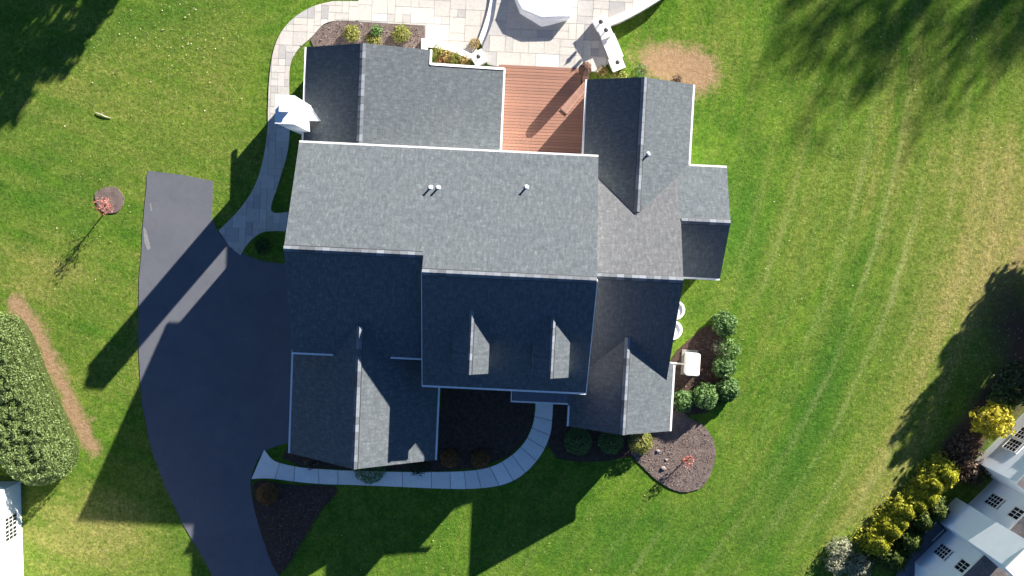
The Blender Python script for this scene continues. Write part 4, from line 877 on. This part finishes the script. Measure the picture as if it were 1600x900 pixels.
# saplings
def sapling(label, base, top, h, leaf, n, spread, group=None, lf=0.14):
    SEED[0] += 1; rng = np.random.default_rng(SEED[0])
    x, y = G(*base, 0.05); tx, ty = G(*top, h); o = thing('sapling', label, 'tree', (x, y, 0.05), 0, group)
    tx -= x; ty -= y; MB().tube([(0, 0, -0.1), (tx * 0.4, ty * 0.4, h * 0.5), (tx, ty, h)], [0.045, 0.03, 0.012], 6).build('trunk', M['bark'], o)
    br = MB(); P = []
    for k in range(16):
        t = 0.35 + 0.6 * k / 16; a = k * 2.4; L_ = spread * (1.15 - 0.7 * t); s = Vector((tx * t, ty * t, h * t)); e = s + Vector((math.cos(a) * L_, math.sin(a) * L_, L_ * 0.75))
        br.tube([s, e], [0.014, 0.004], 4)
        for j in range(n // 16): P.append(np.array(s) + (np.array(e) - np.array(s)) * rng.uniform(0.25, 1.1) + rng.normal(0, 0.1, 3))
    br.build('branch', M['bark'], o); P = np.array(P)
    link('crown', leaf_mesh('crown', P, np.tile([0.3, 0.3, 0.8], (len(P), 1)), lf, M[leaf], rng, 0.9, 0.5), o); return o
sapling('young red-leaved sapling casting a long shadow over the left lawn', (167, 327), (163, 318), 2.1, 'leaf_red', 288, 0.7, lf=0.11)
sapling('young red-leaved sapling in the round mulch bed at the right', (1068, 722), (1076, 717), 1.15, 'leaf_red', 128, 0.5)

# fallen branch
x, y = G(150, 176); tw = MB()
tw.tube([(0, 0, 0.06), (0.35, -0.12, 0.09), (0.62, -0.26, 0.06), (0.98, -0.34, 0.05)], [0.02, 0.03, 0.03, 0.015], 6); tw.tube([(0.36, -0.12, 0.08), (0.55, 0.02, 0.1)], [0.02, 0.008], 5)
tag(tw.build('fallen_branch', M['twig'], None, (x, y, 0)), 'pale broken branch lying on the left lawn', 'branch')

# big hedge at left
def hedge(name, label, outline, h, mat, n, size, cat='hedge'):
    SEED[0] += 1; rng = np.random.default_rng(SEED[0]); poly = ccw(GP(outline, 0.35)); cx = sum(q[0] for q in poly) / len(poly); cy = sum(q[1] for q in poly) / len(poly)
    o = thing(name, label, cat, (cx, cy, 0)); xs_ = [q[0] for q in poly]; ys_ = [q[1] for q in poly]
    P = np.stack([rng.uniform(min(xs_), max(xs_), n * 3), rng.uniform(min(ys_), max(ys_), n * 3)], 1)
    P = np.array([q for q in P if inside(poly, q[0], q[1])][:n]); d = seg_dist(P[:, 0], P[:, 1], poly + [poly[0]])
    rr = 1.1; e = np.clip(d / rr, 0, 1); prof = np.sqrt(1 - (1 - e) ** 2)
    wv = 0.16 * np.sin(P[:, 0] * 1.9 + 1) * np.sin(P[:, 1] * 2.1) + 0.12 * np.sin(P[:, 0] * 4.3) * np.sin(P[:, 1] * 3.7 + 2) + 0.08 * np.sin(P[:, 0] * 7.3 + 1) * np.sin(P[:, 1] * 8.1)
    z = h * (0.30 + 0.70 * prof) * (1 + wv * 0.12) - rng.exponential(0.10, len(P)) * 1.2
    cl = rng.uniform(0, 1, (900, 2)) * [max(xs_) - min(xs_), max(ys_) - min(ys_)] + [min(xs_), min(ys_)]; dm = np.full(len(P), 9.0); hgt = rng.uniform(-0.16, 0.16, 900)
    gi = np.zeros(len(P), int)
    for q_ in range(900):
        dd = np.hypot(P[:, 0] - cl[q_, 0], P[:, 1] - cl[q_, 1]); mk = dd < dm; dm[mk] = dd[mk]; gi[mk] = q_
    z = z + hgt[gi] - dm * 0.55
    side = rng.uniform(0, 1, len(P)) < 0.3 * (1 - e); z = np.where(side, z * rng.uniform(0.1, 1, len(P)), z)
    pts = np.stack([P[:, 0] - cx, P[:, 1] - cy, np.clip(z, 0.05, None)], 1)
    link('foliage', leaf_mesh('foliage', pts, np.tile([0, 0, 1.0], (len(pts), 1)), size, M[mat], rng, 0.65, 0.5), o)
    core = MB()
    for kk, za, zb in ((0.95, 0.0, 0.34), (0.88, 0.33, 0.62), (0.78, 0.6, 0.82), (0.66, 0.8, 0.9)): core.ext([((q[0] - cx) * kk, (q[1] - cy) * kk) for q in poly], h * za, h * zb)
    core.build('inner_branches', M['hedge_core'], o)
    return o
M['hedge_core'] = grain('inner_branches', (0.04, 0.06, 0.018), (0.08, 0.105, 0.03), 6, 1.0, 1.0, 0.1, 0.05)
hedge('hedge', 'broad clipped green hedge mass at the left edge', smooth_line([(-60, 500), (0, 487), (28, 491), (46, 515), (60, 548), (77, 592), (98, 640), (119, 688), (123, 722), (102, 745), (66, 754), (36, 742), (8, 708), (-20, 690), (-70, 680)], 3, True), 2.7, 'leaf_hedge', 52000, 0.11)

# planting beside the right-hand neighbour
def conifer(px, py, r, h, label, mat='leaf_gold', n=2400, group='golden conifers in the neighbour border'):
    SEED[0] += 1; rng = np.random.default_rng(SEED[0]); x, y = G(px, py, h * 0.75)
    o = thing('golden_conifer', label, 'conifer', (x, y, 0), rng.uniform(0, 6), group)
    r *= 1.14; t = rng.uniform(0, 1, n) ** 0.8; a = rng.uniform(0, 6.283, n); lob = 1 + 0.35 * np.sin(a * 5 + t * 9) * np.sin(t * 21 + a * 2)
    rad = r * (1 - t) ** 0.6 * lob * rng.uniform(0.72, 1.05, n); z = 0.15 + t * h
    pts = np.stack([rad * np.cos(a), rad * np.sin(a), z], 1); nr_ = np.stack([np.cos(a) * 0.8, np.sin(a) * 0.8, np.full(n, 0.6)], 1)
    link('foliage', leaf_mesh('foliage', pts, nr_, 0.24, M[mat], rng, 0.65, 0.36), o); MB().tube([(0, 0, -0.1), (0, 0, h * 0.9)], [0.09, 0.02], 6).build('trunk', M['bark'], o)
    return o
for q in ((1481, 742, 1.0, 2.2, 'golden conifer at the upper right end of the border row, beside the chimney'), (1462, 757, 0.95, 2.1, 'golden conifer second from the upper end of the border row'), (1452, 776, 0.85, 2.0, 'golden conifer third from the upper end of the border row'),
          (1418, 800, 0.85, 1.9, 'golden conifer in the middle of the border row'), (1396, 828, 0.9, 1.9, 'golden conifer second from the lower left end of the row'), (1376, 850, 0.95, 1.9, 'golden conifer at the lower left end, beside grey shrubs'), (1437, 788, 0.8, 1.9, 'golden conifer fourth from the upper end of the border row'), (1408, 815, 0.75, 1.8, 'small golden conifer third from the lower left end of the row')):
    conifer(*q)
for q in ((1445, 815, 0.95, 1.8, 'dark green conifer behind the middle of the golden row'), (1425, 848, 1.0, 1.8, 'dark green conifer beside the neighbour terrace'), (1402, 876, 1.0, 1.8, 'dark green conifer at the bottom photo edge'), (1468, 800, 0.8, 1.9, 'dark green conifer close to the neighbour chimney')):
    conifer(*q, mat='leaf_conifer', n=2000, group='green conifers in the neighbour border')
shrub('yellow_tree', 1550, 656, 1.15, 1.3, 'leaf_yellow', 'bright yellow rounded shrub at the corner of the neighbour wall', None, 1500, 0.26, hz=1.6, lump=0.16)
shrub('dark_shrub', 1588, 598, 1.3, 1.2, 'leaf_dark', 'dark green shrub above the yellow shrub at the right edge', None, 1500, 0.26, hz=1.3, lump=0.2)
shrub('dark_shrub', 1568, 620, 0.9, 0.9, 'leaf_green', 'mid green shrub tucked between yellow and dark shrubs', None, 900, 0.24, lump=0.2)
shrub('brown_shrub', 1508, 700, 1.0, 0.8, 'leaf_brown', 'brown-leaved bare shrub by the neighbour wall corner', None, 800, 0.2, lump=0.25)
shrub('brown_shrub', 1520, 738, 0.9, 0.7, 'leaf_brown', 'reddish brown dried flower heads in the neighbour recess', None, 700, 0.2, lump=0.25)
shrub('dark_purple_shrub', 1496, 718, 0.7, 0.6, 'leaf_brown', 'low dark shrub left of the brown dried flowers', None, 500, 0.18, lump=0.25)
shrub('grey_shrub', 1312, 858, 0.75, 0.5, 'leaf_grey', 'pale grey-green shrub, upper of three at the bottom border end', 'grey shrubs at the border end', 900, 0.2, asp=0.3, lump=0.2)
shrub('grey_shrub', 1340, 886, 0.85, 0.5, 'leaf_grey', 'pale grey-green shrub, right of three at the bottom border end', 'grey shrubs at the border end', 1000, 0.2, asp=0.3, lump=0.2)
shrub('grey_shrub', 1306, 882, 0.65, 0.5, 'leaf_grey', 'pale grey-green shrub, lower left of three at the border end', 'grey shrubs at the border end', 800, 0.2, asp=0.3, lump=0.2)

# ------------------------------------------------------------------ trees beyond the frame whose shade falls on the lawn
def tree(label, x, y, h, r, n, mat, size, clear=0.35, group='trees standing round the garden', clumps=26):
    SEED[0] += 1; rng = np.random.default_rng(SEED[0]); o = thing('tree', label, 'tree', (x, y, 0), 0, group)
    MB().tube([(0, 0, -0.2), (0.1, 0.05, h * 0.4), (0, 0.1, h * 0.92)], [0.03 * h, 0.02 * h, 0.03], 8).build('trunk', M['bark'], o)
    br = MB(); P = []; Nn = []
    for k in range(clumps):
        t = clear + (1 - clear) * rng.uniform(0, 1); a = rng.uniform(0, 6.28); rr = r * (1 - 0.55 * abs((t - clear) / (1 - clear) - 0.4)) * rng.uniform(0.45, 1)
        c = np.array([rr * math.cos(a), rr * math.sin(a), h * t]); br.tube([(0, 0.05, h * max(t - 0.22, 0.2)), tuple(c * [0.55, 0.55, 0.97]), tuple(c)], [0.05, 0.03, 0.012], 5)
        m_ = n // clumps; d = rng.normal(0, 1, (m_, 3)); d /= np.linalg.norm(d, axis=1)[:, None]
        P.append(c + d * rng.uniform(0.4, 1, (m_, 1)) * np.array([1, 1, 0.75]) * r * 0.32); Nn.append(d)
    br.build('limb', M['bark'], o); P = np.concatenate(P); Nn = np.concatenate(Nn)
    link('crown', leaf_mesh('crown', P, Nn, size, M[mat], rng, 0.6, 0.6), o); return o
def caster(px, py, h):      # ground spot whose top, at height h, throws its shade on the lawn at photo point px,py
    x, y = G(px, py); t = h / -SUN_DIR.z; return (x - SUN_DIR.x * t, y - SUN_DIR.y * t)
for (px, py, hh, r, n, lab) in ((30, -30, 9, 3.4, 4200, 'dense tree beyond the top left corner of the lawn'), (112, -12, 9, 3.1, 4000, 'dense tree shading the top left lawn from the right'), (55, 40, 8, 2.0, 700, 'smaller tree shading the edge of the top left lawn'), (-30, 20, 9, 2.8, 2600, 'dense tree left of the others beyond the top left corner')):
    x, y = caster(px, py, hh * 0.7); tree(lab, x, y, hh, r, n, 'leaf_dark', 0.5)
for (px, py, hh, r, n, lab) in ((1295, 10, 20, 2.6, 800, 'tall sparse tree throwing the leftmost streaks on the top right lawn'), (1365, 90, 20, 2.3, 620, 'tall sparse tree shading the middle of the top right lawn'), (1470, 0, 21, 3.8, 900, 'tall sparse tree shading the top edge of the right lawn'), (1460, 110, 20, 3.4, 260, 'thin tree shading the lawn below the other streaks'), (1630, -30, 21, 3.4, 1300, 'tall tree shading the top right corner of the lawn'), (1560, 60, 20, 3.6, 320, 'thin tree shading the right lawn between the streaks and the corner'), (1385, -10, 20, 2.6, 420, 'tall sparse tree shading the top lawn right of the leftmost streaks')):
    x, y = caster(px, py, hh * 0.90); tree(lab, x, y, hh, r, n, 'leaf_green', 0.32, 0.80, clumps=34)
for (px, py, hh, r, n, lab) in ((1570, 500, 6, 2.1, 2600, 'evergreen shading the border beside the right lawn'), (1510, 620, 5, 1.6, 2200, 'evergreen shading the lower border at the right'), (1600, 460, 6, 2.1, 2600, 'evergreen shading the upper border at the right'), (1570, 600, 6, 2.1, 2600, 'evergreen shading the brown bed by the yellow shrub'), (1640, 420, 6, 2.1, 2400, 'evergreen at the far end of the right border'), (1630, 520, 6, 2.2, 2400, 'evergreen behind the dark shrub at the right'), (1530, 570, 6, 2.0, 2600, 'evergreen shading the middle of the right border')):
    x, y = caster(px, py, hh * 0.6); tree(lab, x, y, hh, r, n, 'leaf_dark', 0.34, 0.12)

# ------------------------------------------------------------------ neighbours
nb = thing('neighbor_house', 'white neighbouring house with chimney and gridded windows at the lower right', 'house', (29.644, -18.725, 0), R_(-134.2))
def nbox(name, x0, x1, y0, y1, z0, z1, mat, parent=nb): return MB().box(x0, x1, y0, y1, z0, z1).build(name, M[mat], parent)
nbox('wall', -3.15, 4.45, 0.0, 9.0, -0.1, 5.5, 'siding_n')
nbox('wall', -12.0, -3.05, -1.75, 9.0, -0.1, 5.5, 'siding_n')
p = [(4.45, 0.0), (6.2, 1.7), (6.2, 9.0), (4.45, 9.0)]; MB().ext(ccw(p), -0.1, 5.5).build('wall', M['siding_n'], nb)
def nroof(poly, hf):
    poly = ccw(poly); n = len(poly); top = [(a, b, hf(a, b)) for a, b in poly]; bot = [(a, b, hf(a, b) - 0.2) for a, b in poly]
    me = mesh('roof', top + bot, [tuple(range(n)), tuple(range(2 * n - 1, n - 1, -1))] + [(n + i, n + (i + 1) % n, (i + 1) % n, i) for i in range(n)], None, [(a, b * 1.2) for a, b in poly] * 2, [M['neighbor_roof'], M['white']], [0] + [1] * (n + 1)); link('roof', me, nb)
nroof([(-3.3, -0.12), (4.6, -0.12), (6.4, 1.6), (6.4, 4.6), (-3.3, 4.6)], lambda a, b: 5.62 + 0.62 * (b + 0.12)); nroof([(-3.3, 4.6), (6.4, 4.6), (6.4, 9.3), (-3.3, 9.3)], lambda a, b: 5.62 + 0.62 * 4.72 - 0.62 * (b - 4.6))
nroof([(-12, -1.9), (-2.92, -1.9), (-2.92, 4.3), (-12, 4.3)], lambda a, b: 5.7 + 0.62 * (b + 1.9)); nroof([(-12, 4.3), (-2.92, 4.3), (-2.92, 9.3), (-12, 9.3)], lambda a, b: 5.7 + 0.62 * 6.2 - 0.62 * (b - 4.3))
c_ = nbox('chimney', -0.5, 1.45, -0.9, 0.6, -0.1, 9.3, 'siding_n'); nbox('chimney_cap', -0.58, 1.53, -0.98, 0.68, 9.3, 9.42, 'white', c_); nbox('flue', 0.2, 0.7, -0.4, 0.2, 9.42, 9.8, 'neighbor_red', c_) if 'neighbor_red' in M else None
for (x, z, w, h, r) in ((-1.8, 1.25, 0.78, 1.4, 4), (-1.8, 4.15, 0.7, 1.1, 2), (2.8, 1.25, 0.78, 1.4, 4), (2.8, 4.15, 0.7, 1.1, 2)): window(nb, x, 0.0, z, w, h, 's', 3, r); (window(nb, x, 0.0, z + h + 0.17, w, 0.14, 's', 2, 1, 'transom') if z < 2 else None)
for x in (-5.15, -6.15): window(nb, x, -1.75, 1.25, 0.78, 1.4, 's', 3, 4); window(nb, x, -1.75, 2.82, 0.78, 0.14, 's', 2, 1, 'transom'); window(nb, x, -1.75, 4.1, 0.75, 1.15, 's', 3, 2)
for x0, x1 in ((-2.75, 1.0),): pass
MB().ext(ccw([(1.55, -1.0), (1.55, 0.0), (4.45, 0.0), (6.2, 1.7), (6.9, 1.0), (4.9, -1.0)]), 0.0, 0.5).build('terrace', M['nb_deck'], nb)
for k in range(4): MB().box(1.6 + 0.0, 2.7, -0.95 + k * 0.24, -0.90 + k * 0.24, 0.5, 0.56).build('grate_bar', M['white'], nb) if k in (0, 3) else None
nl = thing('neighbor_house', 'white neighbouring house cut off by the lower left edge of the photo', 'house', (-32.45, -16.66, 0), 0)
MB().box(-9, 0, -14, 0, -0.1, 5.6).build('wall', M['siding_n'], nl)
me = mesh('roof', [(0.3, 0.3, 5.6), (0.3, -14.3, 5.6), (-4.5, -14.3, 8.6), (-4.5, 0.3, 8.6), (-9.3, 0.3, 5.6), (-9.3, -14.3, 5.6), (0.3, 0.3, 5.4), (0.3, -14.3, 5.4), (-9.3, 0.3, 5.4), (-9.3, -14.3, 5.4)],
          [(0, 3, 2, 1), (3, 4, 5, 2), (0, 1, 7, 6), (4, 8, 9, 5), (0, 6, 8, 4, 3), (1, 2, 5, 9, 7), (6, 7, 9, 8)], None, [(0, 0), (14, 0), (14, 5), (0, 5), (0, 0), (14, 0), (0, 0), (0, 0), (0, 0), (0, 0)], [M['neighbor_roof'], M['white']], [0, 0, 1, 1, 1, 1, 1]); link('roof', me, nl)
for y in (-2.25, -3.05): window(nl, 0.0, y, 0.75, 0.7, 1.4, 'e', 3, 3)
window(nl, 0, -8, 0.75, 0.9, 1.4, 'e', 4, 4)
print('pavers', n1, n2, 'objects', len(bpy.data.objects))
